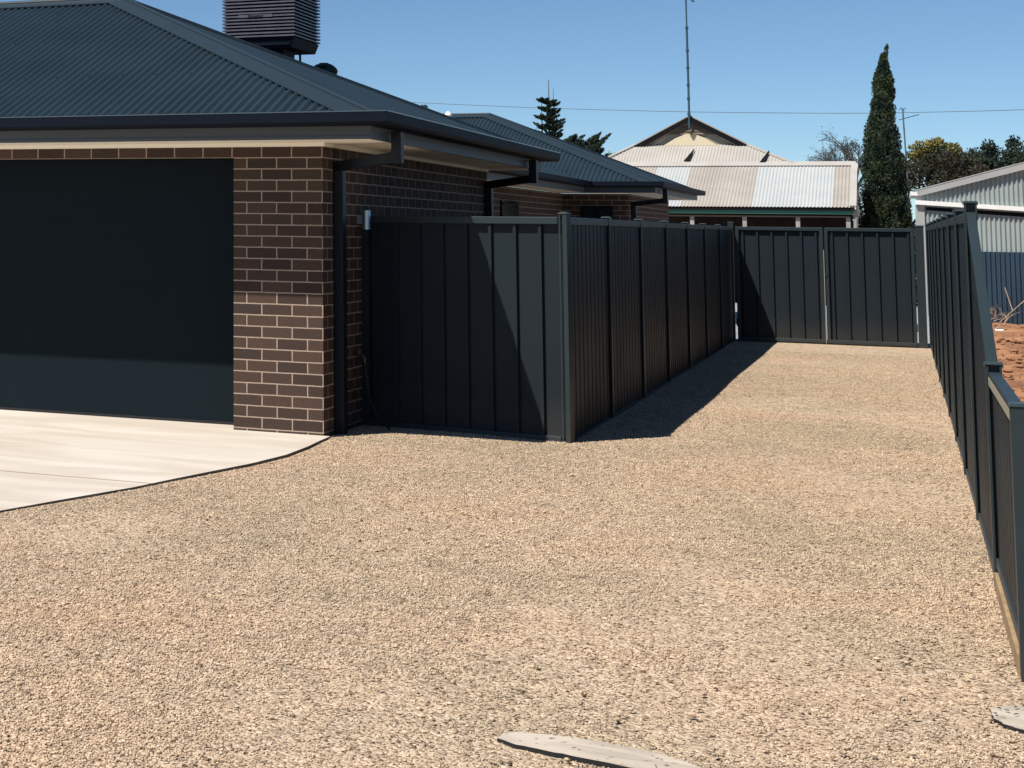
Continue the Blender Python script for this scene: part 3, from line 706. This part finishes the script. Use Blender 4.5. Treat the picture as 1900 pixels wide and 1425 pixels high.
# long strip, with hand-broken outline
def jag(pts, a=.004):
    out = []
    for i, p in enumerate(pts):
        q = pts[(i+1) % len(pts)]
        for k in range(4): t = k/4; out.append((p[0]+(q[0]-p[0])*t+random.uniform(-a, a), p[1]+(q[1]-p[1])*t+random.uniform(-a, a)))
    return out
strip = [(-1.153, 5.651), (-1.142, 5.71), (-1.102, 5.754), (-.984, 5.774), (-.855, 5.768), (-.728, 5.745), (-.632, 5.694), (-.56, 5.64), (-.576, 5.583), (-.686, 5.535), (-.775, 5.545), (-.915, 5.575), (-1.026, 5.595), (-1.103, 5.615)]
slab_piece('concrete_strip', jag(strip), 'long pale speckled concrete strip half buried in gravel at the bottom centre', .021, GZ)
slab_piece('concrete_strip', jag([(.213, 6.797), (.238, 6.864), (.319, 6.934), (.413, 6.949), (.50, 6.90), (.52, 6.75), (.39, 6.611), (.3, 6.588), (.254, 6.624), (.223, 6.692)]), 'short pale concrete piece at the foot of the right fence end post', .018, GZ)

# ------------------------------------------------------------------ neighbour's old house
nh = thing('neighbour_house', 'old house with pale corrugated roof, gable and green fascia behind the gates', 'house', (-3, 47, 0))
def nb(mb, name, m, **k):
    mb.v = [(x+3, y-47, z) for x, y, z in mb.v]; return mb.build(name, m, nh, **k)
RY, RZ, EY2, EZ2 = 47.3, 3.27, 44.5, 2.19
lu = Vector((0, RY-EY2, RZ-EZ2)); ll = lu.length; lu.normalize(); ln = Vector((0, -lu.z, lu.y))
for x0, x1, m_ in ((-6.7, -5.40, 'oldroof'), (-5.40, -4.62, 'newroof'), (-4.62, -3.06, 'oldroof'), (-3.06, -1.36, 'newroof'), (-1.36, -.92, 'oldroof')):
    mb = MB(); sheet(mb, (0, EY2, EZ2), (1, 0, 0), lu, ln, [(x0, 0), (x1, 0), (x1, ll), (x0, ll)], None, .076, SINE); nb(mb, 'lower_roof', m_, smooth=True)
mb = MB(); mb.bar((-6.7, RY-.02, RZ+.02), (-.90, RY-.02, RZ+.02), .30, .02, up=ln); mb.bar((-.93, EY2, EZ2+.03), (-.93, RY, RZ+.03), .14, .02, up=ln); nb(mb, 'roof_flashing', 'flash')
mb = MB(); mb.box(-6.6, -.94, EY2+.02, EY2+.10, 2.115, 2.155); nb(mb, 'gutter', 'verge')
mb = MB(); mb.box(-6.6, -.93, EY2+.06, EY2+.10, 2.03, 2.112); nb(mb, 'green_fascia', 'green')
mb = MB(); mb.box(-6.6, -1.0, EY2+.15, EY2+.22, 1.955, 1.985); nb(mb, 'verandah_beam', 'pinkbeam')
for x in (-5.1, -4.38, -3.23, -2.09, -1.04):
    mb = MB(); mb.box(x-.045, x+.045, EY2+.15, EY2+.24, 0, 1.954); nb(mb, 'verandah_post', 'post_wht')
mb = MB(); mb.tube([(-.905, EY2+.1, 2.12), (-.885, EY2+.16, 2.0), (-.87, EY2+.2, 0)], .05, 10); nb(mb, 'downpipe', 'post_wht')
mb = MB(); mb.box(-6.6, -1.0, RY-.3, RY, -.1, 3.1); mb.box(-6.7, -2.6, 48.8, 53, -.1, 3.3); nb(mb, 'wall', 'darkwall')
mb = MB(); mb.prism([(-.97, EY2+.15, 2.1), (-.97, RY, 2.1), (-.97, RY, RZ-.05)], (.02, 0, 0)); nb(mb, 'end_wall', 'darkwall')
# upper roof, dutch gable
UY = 47.35; UZ = 3.29
gl0, gr0, gz0, gy0 = -6.10, -3.45, 3.84, 48.6
uu = Vector((0, gy0-UY, gz0-UZ)); ul = uu.length; uu.normalize(); un = Vector((0, -uu.z, uu.y))
mb = MB(); sheet(mb, (0, UY, UZ), (1, 0, 0), uu, un, [(-6.95, 0), (-2.28, 0), (gr0, ul), (gl0, ul)], None, .076, SINE); nb(mb, 'upper_roof', 'uproof', smooth=True)
for e0, g0 in ((-2.28, gr0), (-6.95, gl0)):
    mb = MB(); mb.bar((e0, UY, UZ+.02), (g0, gy0, gz0+.02), .10, .04); nb(mb, 'hip_cap', 'flash')
axp = (-4.76, 48.55, 4.58)
A_ = (axp[0], axp[2])
def tri(ins, y, th, z0=None, ztop=None):
    """gable triangle inset by ins, front face at y"""
    z0 = gz0-.03 if z0 is None else z0; sl_ = (A_[1]-gz0)/(A_[0]-gl0)
    zt = A_[1]-ins
    return [(gl0+(z0-gz0+ins)/sl_ if False else A_[0]-(zt-z0)/sl_, y, z0), (A_[0]+(zt-z0)/sl_, y, z0), (A_[0], y, zt)]
mb = MB(); t_ = tri(0, 48.5, 0); 
for s_ in (0, 1):
    lo_p = Vector(t_[s_]); ap = Vector(t_[2]); d_ = (lo_p-ap).normalized(); up_ = Vector((0, 0, .035))
    mb.prism([lo_p, ap, ap+up_, lo_p+up_], (0, 4.5, 0))
nb(mb, 'gable_roof', 'uproof')
for s_ in (0, 1):
    mb = MB(); lo_p = Vector(t_[s_]); ap = Vector(t_[2]); dn = Vector((0, 0, -.10)); inn = Vector((.26 if s_ == 0 else -.26, 0, 0))
    mb.prism([lo_p+Vector((0, -.03, -.002)), ap+Vector((0, -.03, -.002)), ap+Vector((0, -.03, -.13)), lo_p+inn+Vector((0, -.03, 0))], (0, .028, 0)); nb(mb, 'barge_board', 'verge')
mb = MB(); mb.prism(tri(.02, 48.60, 0), (0, .1, 0)); nb(mb, 'gable_wall', 'gablegrey')
mb = MB()
for i in range(5):
    z0 = gz0+.27+i*.075; z1 = z0+.07; w0 = (A_[1]-.02-z0)*(A_[0]-gl0)/(A_[1]-gz0); w1 = max(.01, (A_[1]-.02-z1)*(A_[0]-gl0)/(A_[1]-gz0))
    mb.hexa([(A_[0]-w0, 48.555, z0), (A_[0]+w0, 48.555, z0), (A_[0]+w0, 48.599, z0), (A_[0]-w0, 48.599, z0), (A_[0]-w1, 48.58, z1), (A_[0]+w1, 48.58, z1), (A_[0]+w1, 48.599, z1), (A_[0]-w1, 48.599, z1)])
nb(mb, 'gable_boarding', 'weather')
mb = MB(); mb.prism([(-5.42, 48.54, gz0-.02), (-4.10, 48.54, gz0-.02), (-4.40, 48.54, gz0+.17), (-4.66, 48.54, gz0+.28), (-4.86, 48.54, gz0+.28), (-5.12, 48.54, gz0+.17)], (0, .012, 0)); nb(mb, 'gable_panel', 'cream')
mb = MB(); mb.prism([(-4.78, 48.50, gz0+.31), (-4.62, 48.50, gz0+.31), (-4.68, 48.50, gz0+.18), (-4.72, 48.50, gz0+.18)], (0, .025, 0)); nb(mb, 'finial_bracket', 'weather')
for x, y_ in ((-4.72, 47.75), (-2.95, 47.62)):   # slim wedge shaped vents on the upper roof
    zb = UZ+(y_-UY)*(gz0-UZ)/(gy0-UY)
    mb = MB(); mb.prism([(x-.10, y_-.3, zb-.10), (x+.04, y_-.3, zb-.10), (x+.10, y_+.35, zb+.22), (x+.08, y_+.35, zb+.22)], (0, .03, .02)); nb(mb, 'roof_flue', 'verge')
# TV mast on the gable
ms = thing('antenna_mast', 'tall thin steel antenna mast rising from the peak of the old gable', 'antenna mast', (-4.76, 48.44, 4.25))
b = MB(); pts = [(0, 0, 0), (0, 0, 1.3), (-.005, 0, 2.6)]; b.tube(pts, .028, 8); b.tube([(-.005, 0, 2.55), (-.01, 0, 4.4)], .02, 8); b.build('pole', 'mast', ms)
for zz in (.35, .75, 1.1, 1.55, 2.0, 2.6):
    b = MB(); b.tube([(-.003, 0, zz), (-.003, 0, zz+.06)], .042, 8); b.build('clamp', 'mast', ms)
b = MB(); b.bar((-.4, 0, 3.47), (.4, 0, 3.47), .02); b.bar((.12, 0, 3.35), (.20, .0, 3.30), .04); b.tube([(.14, 0, 3.47), (.14, 0, 3.30)], .012, 6)
for i in range(6): b.bar((-.35+i*.14, -.25, 3.47), (-.35+i*.14, .25, 3.47), .012)
b.build('aerial', 'mast', ms)
# roof finials far behind
for x, z in ((-4.30, 4.42), (-3.97, 4.24)):
    pass

# ------------------------------------------------------------------ shed at the right
sh = thing('corrugated_shed', 'grey corrugated steel shed with pale sloping barge and white beam', 'shed', (.28, 36.7, 0))
SY = 36.7
def sb(mb, name, m, **k):
    mb.v = [(x-.28, y-SY, z) for x, y, z in mb.v]; return mb.build(name, m, sh, **k)
mb = MB(); sheet(mb, (0, SY, 0), (1, 0, 0), (0, 0, 1), (0, -1, 0), [(.36, 2.1), (8, 1.6), (8, 4.45), (.36, 2.33)], None, .076, SINE2); sb(mb, 'gable_cladding', 'shedc', smooth=True)
mb = MB(); sheet(mb, (0, SY, 0), (1, 0, 0), (0, 0, 1), (0, -1, 0), [(.43, 1.0), (8, 1.0), (8, 1.50), (.43, 2.03)], None, .076, SINE2); sb(mb, 'wall_cladding', 'shedc', smooth=True)  # cut short so the black box behind stands in for the beam's shadow
mb = MB(); mb.box(.27, .42, SY-.03, SY+.02, -.1, 2.12); mb.box(.29, .42, SY-.008, SY+.02, 2.1205, 2.31); sb(mb, 'corner_flashing', 'shedtrim')
mb = MB(); mb.prism([(.27, SY-.10, 2.135), (.27, SY-.10, 2.215), (8, SY-.10, 1.71), (8, SY-.10, 1.63)], (0, .09, 0)); sb(mb, 'white_beam', 'white')
mb = MB(); mb.prism([(.30, SY-.09, 2.38), (.345, SY-.09, 2.29), (8.2, SY-.09, 4.52), (8.2, SY-.09, 4.66)], (0, .08, 0)); sb(mb, 'barge_board', 'shedtrim')
mb = MB(); mb.box(.20, .36, SY-.06, SY+3, 2.30, 2.37); sb(mb, 'gutter', 'white')
mb = MB(); mb.box(.45, 8, SY+.1, SY+6, -.1, 2.2); sb(mb, 'inner_structure', 'dark')
mb = MB(); mb.prism([(.30, SY-.09, 2.39), (8.2, SY-.09, 4.67), (8.2, SY-.09, 4.69), (.30, SY-.09, 2.41)], (0, 7, 0)); sb(mb, 'roof', 'shedtrim')
lw = MB(); sheet(lw, (0, 0, 0), (1, 0, 0), (0, 0, 1), (0, -1, 0), [(0, -.1), (7.5, -.1), (7.5, 1.29), (0, 1.285)], None, .076, SINE2)  # corrugated sheet, darker and bluer than the wall behind it
lo_ = lw.build('low_dark_sheet', 'shedlow', smooth=True); lo_.location = (.5, SY-.12, 0); tag(lo_, 'blue grey corrugated sheet in front of the lower shed wall', 'fence')

# debris in the soil lot
def twig(mb, p, d, l, r, depth):
    p = Vector(p); d = Vector(d).normalized(); q = p+d*l+Vector((random.uniform(-.1, .1), random.uniform(-.1, .1), random.uniform(-.05, .08)))*l
    mb.tube([p, (p+q)/2+Vector((0, 0, .05*l)), q], [r, r*.8, r*.6], 5)
    if depth:
        for k in range(random.choice((2, 3))):
            nd = d+Vector((random.uniform(-.8, .8), random.uniform(-.8, .8), random.uniform(-.3, .7))); twig(mb, p+(q-p)*random.uniform(.4, 1), nd, l*random.uniform(.5, .8), r*.6, depth-1)
br_ = MB()
for k in range(16): twig(br_, (random.uniform(-.2, .1), random.uniform(-.3, .3), random.uniform(0, .12)), (random.uniform(-1, 1), random.uniform(-.6, .6), random.uniform(0, .9)), random.uniform(.08, .22), .007, 3)
o = br_.build('branch_pile', 'drybranch'); o.location = (1.42, 34.6, 0.0); tag(o, 'heap of dry pale branches on the soil in front of the shed', 'branches')
b = MB()
for a_, c_ in (((0, 0, .1), (.45, 0, .55)), ((.45, 0, .55), (.75, .1, .85)), ((.42, 0, .52), (.85, -.1, .15)), ((.2, 0, .3), (.1, .1, .7))): b.tube([a_, c_], .008, 5)
o = b.build('dead_shrub', 'drybranch'); o.location = (1.5, 35.3, -.02); tag(o, 'thin dead twiggy shrub leaning before the blue grey sheeting', 'shrub')
b = MB(); b.tube([(0, 0, 0), (.20, .02, 0)], .025, 10); o = b.build('plastic_pipe', 'pvc'); o.location = (1.34, 33.2, .03); tag(o, 'short white plastic pipe lying on the soil', 'pipe')
for k in range(46):
    pass
b = MB()
def rock(mb, c, r):
    n = 7; base = len(mb.v); c = Vector(c)
    rings = [(-.4, .7), (.1, 1), (.55, .7)]
    for zz, rr in rings:
        for j in range(n):
            t = 2*math.pi*j/n; q = r*rr*random.uniform(.75, 1.2); mb.v.append((c.x+q*math.cos(t), c.y+q*1.2*math.sin(t), c.z+zz*r*.8))
    for i in range(2):
        for j in range(n): mb.f.append((base+i*n+j, base+i*n+(j+1) % n, base+(i+1)*n+(j+1) % n, base+(i+1)*n+j))
    mb.f.append(tuple(base+2*n+j for j in range(n)))
for k in range(3200):
    y_ = random.uniform(7, 36); rock(b, (.55+(random.random()**1.8)*9, y_, random.uniform(-.01, .05)), .012+.06*random.random()**3)
o = b.build('soil_clods', 'soil'); tag(o, 'loose orange clods scattered over the bare soil', 'soil clods', kind='stuff')

# ------------------------------------------------------------------ vegetation
def leaves(P, D, size, asp=.5, jit=.5):
    """P centres (n,3), D preferred directions (n,3): one pointed quad per leaf"""
    n = len(P); D = D+RNG.normal(0, jit, (n, 3)); D /= np.linalg.norm(D, axis=1)[:, None]
    T = RNG.normal(0, 1, (n, 3)); W = np.cross(D, T); W /= np.linalg.norm(W, axis=1)[:, None]
    s = (size*RNG.uniform(.6, 1.4, n))[:, None]
    V = np.stack([P-D*s*.5, P+W*s*asp*.5, P+D*s*.6, P-W*s*asp*.5], 1).reshape(-1, 3)
    return V, np.arange(n*4).reshape(n, 4)
def crown(root, clumps, per, leaf, m, name='crown', up=.4, shell=.75):
    """clumps: list of (x,y,z,rx,ry,rz)"""
    Ps = []; Ds = []
    for (x, y, z, rx, ry, rz) in clumps:
        n = int(per*max(rx, .1)*max(rz, .1)); d = RNG.normal(0, 1, (n, 3)); d /= np.linalg.norm(d, axis=1)[:, None]
        rad = shell+(1-shell)*RNG.random(n)**.5*1.15; rad = np.where(RNG.random(n) < .25, RNG.random(n), rad)
        Ps.append(np.array([x, y, z])+d*rad[:, None]*np.array([rx, ry, rz])); Ds.append(d+np.array([0, 0, up]))
    P = np.concatenate(Ps); D = np.concatenate(Ds); V, F = leaves(P, D, leaf)
    return np_mesh(name, V, F, m, root)
def tree(name, label, cat, x, y, clumps, per, leaf, m, h, tr=.1, group=None, up=.4, bark='bark', limbs=True):
    root = thing(name, label, cat, (x, y, -.12), 0, group)
    crown(root, clumps, per, leaf, m, up=up)
    b = MB(); b.tube([(0, 0, 0), (.03, 0, h*.45), (-.02, .02, h*.9)], [tr, tr*.7, tr*.25], 8)
    if limbs:
        for c in clumps[::max(1, len(clumps)//9)]:
            z0 = max(.2, c[2]-.8*abs(c[0])-.3); b.tube([(0, 0, z0), (c[0]*.5, c[1]*.5, (z0+c[2])/2), (c[0], c[1], c[2])], [tr*.4, tr*.25, tr*.08], 5)
    b.build('trunk', bark, root); return root
# cypress: upright tufts over an uneven, narrow, two-leader outline
PL = [(.1, -.62), (1.0, -.66), (1.9, -.64), (2.4, -.58), (2.83, -.57), (3.3, -.54), (3.88, -.46), (4.3, -.42), (4.68, -.29), (5.1, -.24), (5.48, -.19), (5.75, -.10), (6.0, -.02), (6.25, .10)]
PR = [(.1, .66), (1.0, .66), (1.9, .62), (2.4, .58), (2.83, .53), (3.3, .50), (3.88, .42), (4.2, .34), (4.68, .30), (5.1, .31), (5.48, .28), (5.75, .20), (6.0, .15), (6.25, .13)]
cl = []
for k in range(620):
    z = random.uniform(.2, 6.15); l_ = np.interp(z, [p[0] for p in PL], [p[1] for p in PL]); r_ = np.interp(z, [p[0] for p in PR], [p[1] for p in PR])
    c_ = (l_+r_)/2; h_ = (r_-l_)/2; a = random.uniform(0, 6.283)
    w_ = min(.045+.08*h_/.6, h_*.6)*random.uniform(.6, 1.5); hh = max(.02, h_-w_*.9)
    q = hh*(random.uniform(.80, 1.06) if random.random() < .85 else random.uniform(.1, .6))
    dx = q*math.cos(a)
    if z < 3.9 and abs(dx-.02) < .06 and math.sin(a) < 0: dx += .10 if dx > .02 else -.10
    cl.append((c_+dx, q*math.sin(a), z, w_, w_, w_*random.uniform(1.2, 2.0)))
cl += [(.12, 0, 6.15, .045, .045, .16), (.15, 0, 6.28, .025, .025, .08), (.04, 0, 5.95, .07, .07, .2)]
cyt = tree('cypress_tree', 'tall narrow dark cypress tree between the old house and the shed', 'cypress tree', -.28, 48, cl, 9500, .048, 'cyp', 5.4, .12, up=1.0, limbs=False)
# Norfolk pine with several leaders
np_ = thing('norfolk_pine', 'norfolk island pine with several leaders rising behind the dark roofs', 'pine tree', (-11.95, 70, -.12))
b = MB(); leaders = [((0, 0, 0), (0, 0, 7.55), .10), ((.25, .1, 3.5), (.16, .05, 7.25), .05), ((-.25, .1, 3.8), (-.28, 0, 6.8), .05)]
for a_, c_, r_ in leaders: b.tube([a_, ((a_[0]+c_[0])/2, 0, (a_[2]+c_[2])/2), c_], [r_, r_*.6, r_*.12], 7)
Ps, Ds = [], []
def frond(p, q, w, n):
    p = np.array(p); q = np.array(q); t = RNG.random(n)[:, None]; d = (q-p); lift = np.array([0, 0, .18])*np.linalg.norm(d)
    rad = w*np.sin(np.pi*np.clip(t, 0.04, .97))**.6
    off = RNG.normal(0, 1, (n, 3)); off /= np.linalg.norm(off, axis=1)[:, None]
    Ps.append(p+d*t+lift*(t**2)+off*rad*RNG.random((n, 1))**.4); Ds.append(np.repeat((d/np.linalg.norm(d))[None], n, 0)*.8+off*.6+np.array([0, 0, .4]))
for (lx, z0, z1, r0, r1) in ((0, 4.4, 6.9, .75, .22), (-.2, 5.0, 6.75, .5, .2), (.18, 4.9, 6.7, .5, .25)):
    z = z0
    while z < z1:
        t = (z-z0)/(z1-z0); r = r0+(r1-r0)*t
        for k in range(7):
            a = 2*math.pi*(k+random.random()*.5)/7; rr = r*random.uniform(.6, 1.25)
            frond((lx, 0, z), (lx+rr*math.cos(a), rr*math.sin(a), z+rr*random.uniform(.10, .45)), .06, 200)
            b.tube([(lx, 0, z), (lx+rr*.8*math.cos(a), rr*.8*math.sin(a), z+.05)], [.02, .01], 4)
        z += random.uniform(.24, .42)
for k in range(60):   # broad upswept limbs to the right
    x0 = random.uniform(.2, 1.4); z0 = 4.3+random.uniform(-.2, .75)-.22*x0; ln_ = random.uniform(.5, .95)
    frond((x0, random.uniform(-.3, .3), z0), (x0+ln_*.85, random.uniform(-.4, .4), z0+ln_*.42-.05), .13, 520)
frond((1.4, 0, 4.75), (2.25, 0, 5.25), .11, 700); frond((1.2, 0, 5.0), (1.9, 0, 5.32), .11, 600); frond((1.5, 0, 4.45), (2.0, 0, 4.75), .1, 500)
for (a_, c_) in (((1.0, 0, 3.9), (1.45, 0, 4.62)), ((1.3, 0, 3.9), (1.75, 0, 4.55)), ((1.6, 0, 3.9), (2.0, 0, 4.42))): frond(a_, c_, .12, 500); b.tube([(0, 0, 3.0), a_], .04, 5)
b.tube([(0, 0, 3.6), (.7, 0, 4.4), (1.5, 0, 4.6)], [.07, .05, .02], 6)
V, F = leaves(np.concatenate(Ps), np.concatenate(Ds), .085, .4, .35); np_mesh('crown', V, F, 'pine', np_)
b.build('trunk', 'bark', np_)
# almost bare tree behind the old roof
bt = thing('bare_tree', 'thin grey almost leafless tree behind the right end of the pale roof', 'tree', (-1.15, 65, -.12))
b = MB(); tips = []
def branch(p, d, l, r, dep):
    p = Vector(p); d = Vector(d).normalized(); q = p+d*l; b.tube([p, (p+q)/2+Vector((random.uniform(-.05, .05), 0, random.uniform(-.04, .06)))*l, q], [r, r*.8, r*.6], 5 if dep > 1 else 3, cap=False)
    if dep == 0: tips.append(q); return
    for k in range(3 if dep > 1 else 4):
        nd = d*.75+Vector((random.uniform(-.9, .9), random.uniform(-.7, .7), random.uniform(-.15, .6))); branch(p+(q-p)*random.uniform(.55, 1), nd, l*random.uniform(.55, .8), r*.55, dep-1)
b.tube([(0, 0, 0), (.05, 0, 1.6), (-.10, 0, 3.2)], [.12, .10, .08], 7)
for d in ((-.9, 0, .85), (-.35, .2, 1), (.15, -.1, 1), (.45, .2, .9), (-.8, -.3, .6), (-1.0, .1, .55), (-.6, .1, 1), (-.1, .1, 1.1)): branch((-.10, 0, 3.15), d, .84, .06, 4)
b.build('trunk', 'greybark', bt)
tp_ = np.array([tuple(t) for t in tips]); V, F = leaves(np.repeat(tp_, 2, 0)+RNG.normal(0, .05, (len(tp_)*2, 3)), RNG.normal(0, 1, (len(tp_)*2, 3)), .05); np_mesh('crown', V, F, 'drk', bt)
def blob(cx_, cz, rx, rz, n, size, dy=.6):
    out = []
    for k in range(n):
        a = random.uniform(0, 6.283); q = math.sqrt(random.random()); out.append((cx_+rx*q*math.cos(a), random.uniform(-dy, dy), cz+rz*q*math.sin(a), size*random.uniform(.6, 1.3), size*random.uniform(.6, 1.3), size*random.uniform(.5, 1.1)))
    return out
tree('autumn_tree', 'yellow and green tree just right of the cypress', 'tree', 1.35, 76, blob(-.1, 4.8, .9, .45, 70, .22)+blob(-.6, 4.4, .6, .45, 34, .22), 1500, .11, 'yel', 4.2, .12)
tree('bushy_tree', 'brownish bushy tree low beneath the yellow tree', 'tree', 1.5, 74, blob(.1, 3.85, 1.5, .8, 120, .28), 1300, .11, 'brn', 3.6, .12, 'trees behind the shed')
tree('bushy_tree', 'dark round topped evergreen left of the tallest one behind the shed', 'tree', 3.1, 78, blob(0, 4.6, .38, .7, 60, .2)+blob(-.1, 3.8, 1.0, .8, 70, .3), 1500, .11, 'drk', 4.4, .12, 'trees behind the shed')
tree('bushy_tree', 'tallest dark pointed evergreen behind the shed roof', 'tree', 3.95, 77, blob(0, 5.1, .20, .42, 30, .15)+blob(0, 4.5, .5, .5, 50, .2)+blob(0, 3.7, .8, .7, 60, .3), 1500, .11, 'drk', 4.8, .12, 'trees behind the shed')
tree('bushy_tree', 'dark evergreen at the right edge of the picture behind the shed', 'tree', 4.8, 76, blob(0, 4.4, .8, .8, 100, .28), 1300, .11, 'drk', 4.2, .12, 'trees behind the shed')
tree('bushy_tree', 'dark green bush filling the gap between the brown tree and the evergreens', 'tree', 2.6, 80, blob(0, 4.25, .9, .75, 110, .25), 1300, .11, 'drk', 4.0, .12, 'trees behind the shed')
tree('distant_tree', 'small green tree top left of the pale roof', 'tree', -10.1, 74, blob(0, 4.65, .42, .25, 34, .14), 1500, .08, 'grn', 4.5, .07)
tree('distant_tree', 'dark tree top peeping over the front roof hip', 'tree', -18.1, 75, blob(0, 6.85, .35, .16, 26, .10), 1500, .08, 'drk', 6.8, .08)
# leafy low hedge mass far off hides the bare horizon
hd = tree('hedge_row', 'far low line of dark shrubs beyond the houses', 'hedge', -12, 110, blob(0, 1.4, 22, 1.0, 420, .8, 2), 90, .3, 'drk', 1.2, .1, limbs=False)
tag(hd, kind='stuff')

# ------------------------------------------------------------------ aerials and wires
b = MB(); pts = []
for i in range(41):
    t = i/40; x = -24+t*34; z = 7.95-.06*t*0-1.2*t*0; z = np.interp(x, [-24, -21.09, -14.97, -8.25, -1.29, 4.82, 10], [7.95, 7.76, 7.36, 7.05, 6.86, 6.90, 7.1]); pts.append((x, 85, z))
ps = [Vector(p) for p in pts]
for _ in range(6): ps = [ps[0]]+[(ps[i-1]+ps[i]*2+ps[i+1])/4 for i in range(1, len(ps)-1)]+[ps[-1]]
b.tube([p-Vector((0, 85, 0)) for p in ps], .014, 5); o = b.build('overhead_wire', 'wire'); o.location = (0, 85, 0); tag(o, 'thin overhead power line sagging across the sky', 'power line')
an = thing('tv_antenna', 'leaning tv antenna on a thin pole just right of the cypress', 'antenna', (.30, 60, 2.0))
b = MB(); b.tube([(0, 0, 0), (-.10, 0, 3.4)], .022, 7); b.build('pole', 'wire', an)
b = MB(); b.bar((-.22, 0, 3.08), (.34, 0, 3.24), .022)
for i in range(5): b.bar((-.18+i*.12, -.2, 3.09+i*.035), (-.18+i*.12, .2, 3.09+i*.035), .014)
b.bar((-.2, 0, 3.4), (.0, 0, 3.44), .02); b.bar((-.16, 0, 3.48), (-.04, 0, 3.34), .016); b.build('aerial', 'mast', an)
an = thing('tv_antenna', 'tiny distant tv antenna left of the bare tree', 'antenna', (-2.72, 80, 2.0))
b = MB(); b.tube([(0, 0, 0), (0, 0, 3.5)], .008, 5); b.build('pole', 'wire', an)
b = MB(); b.bar((-.16, 0, 3.44), (.18, 0, 3.56), .03); b.bar((-.05, 0, 3.44), (.08, 0, 3.46), .02); b.build('aerial', 'mast', an)
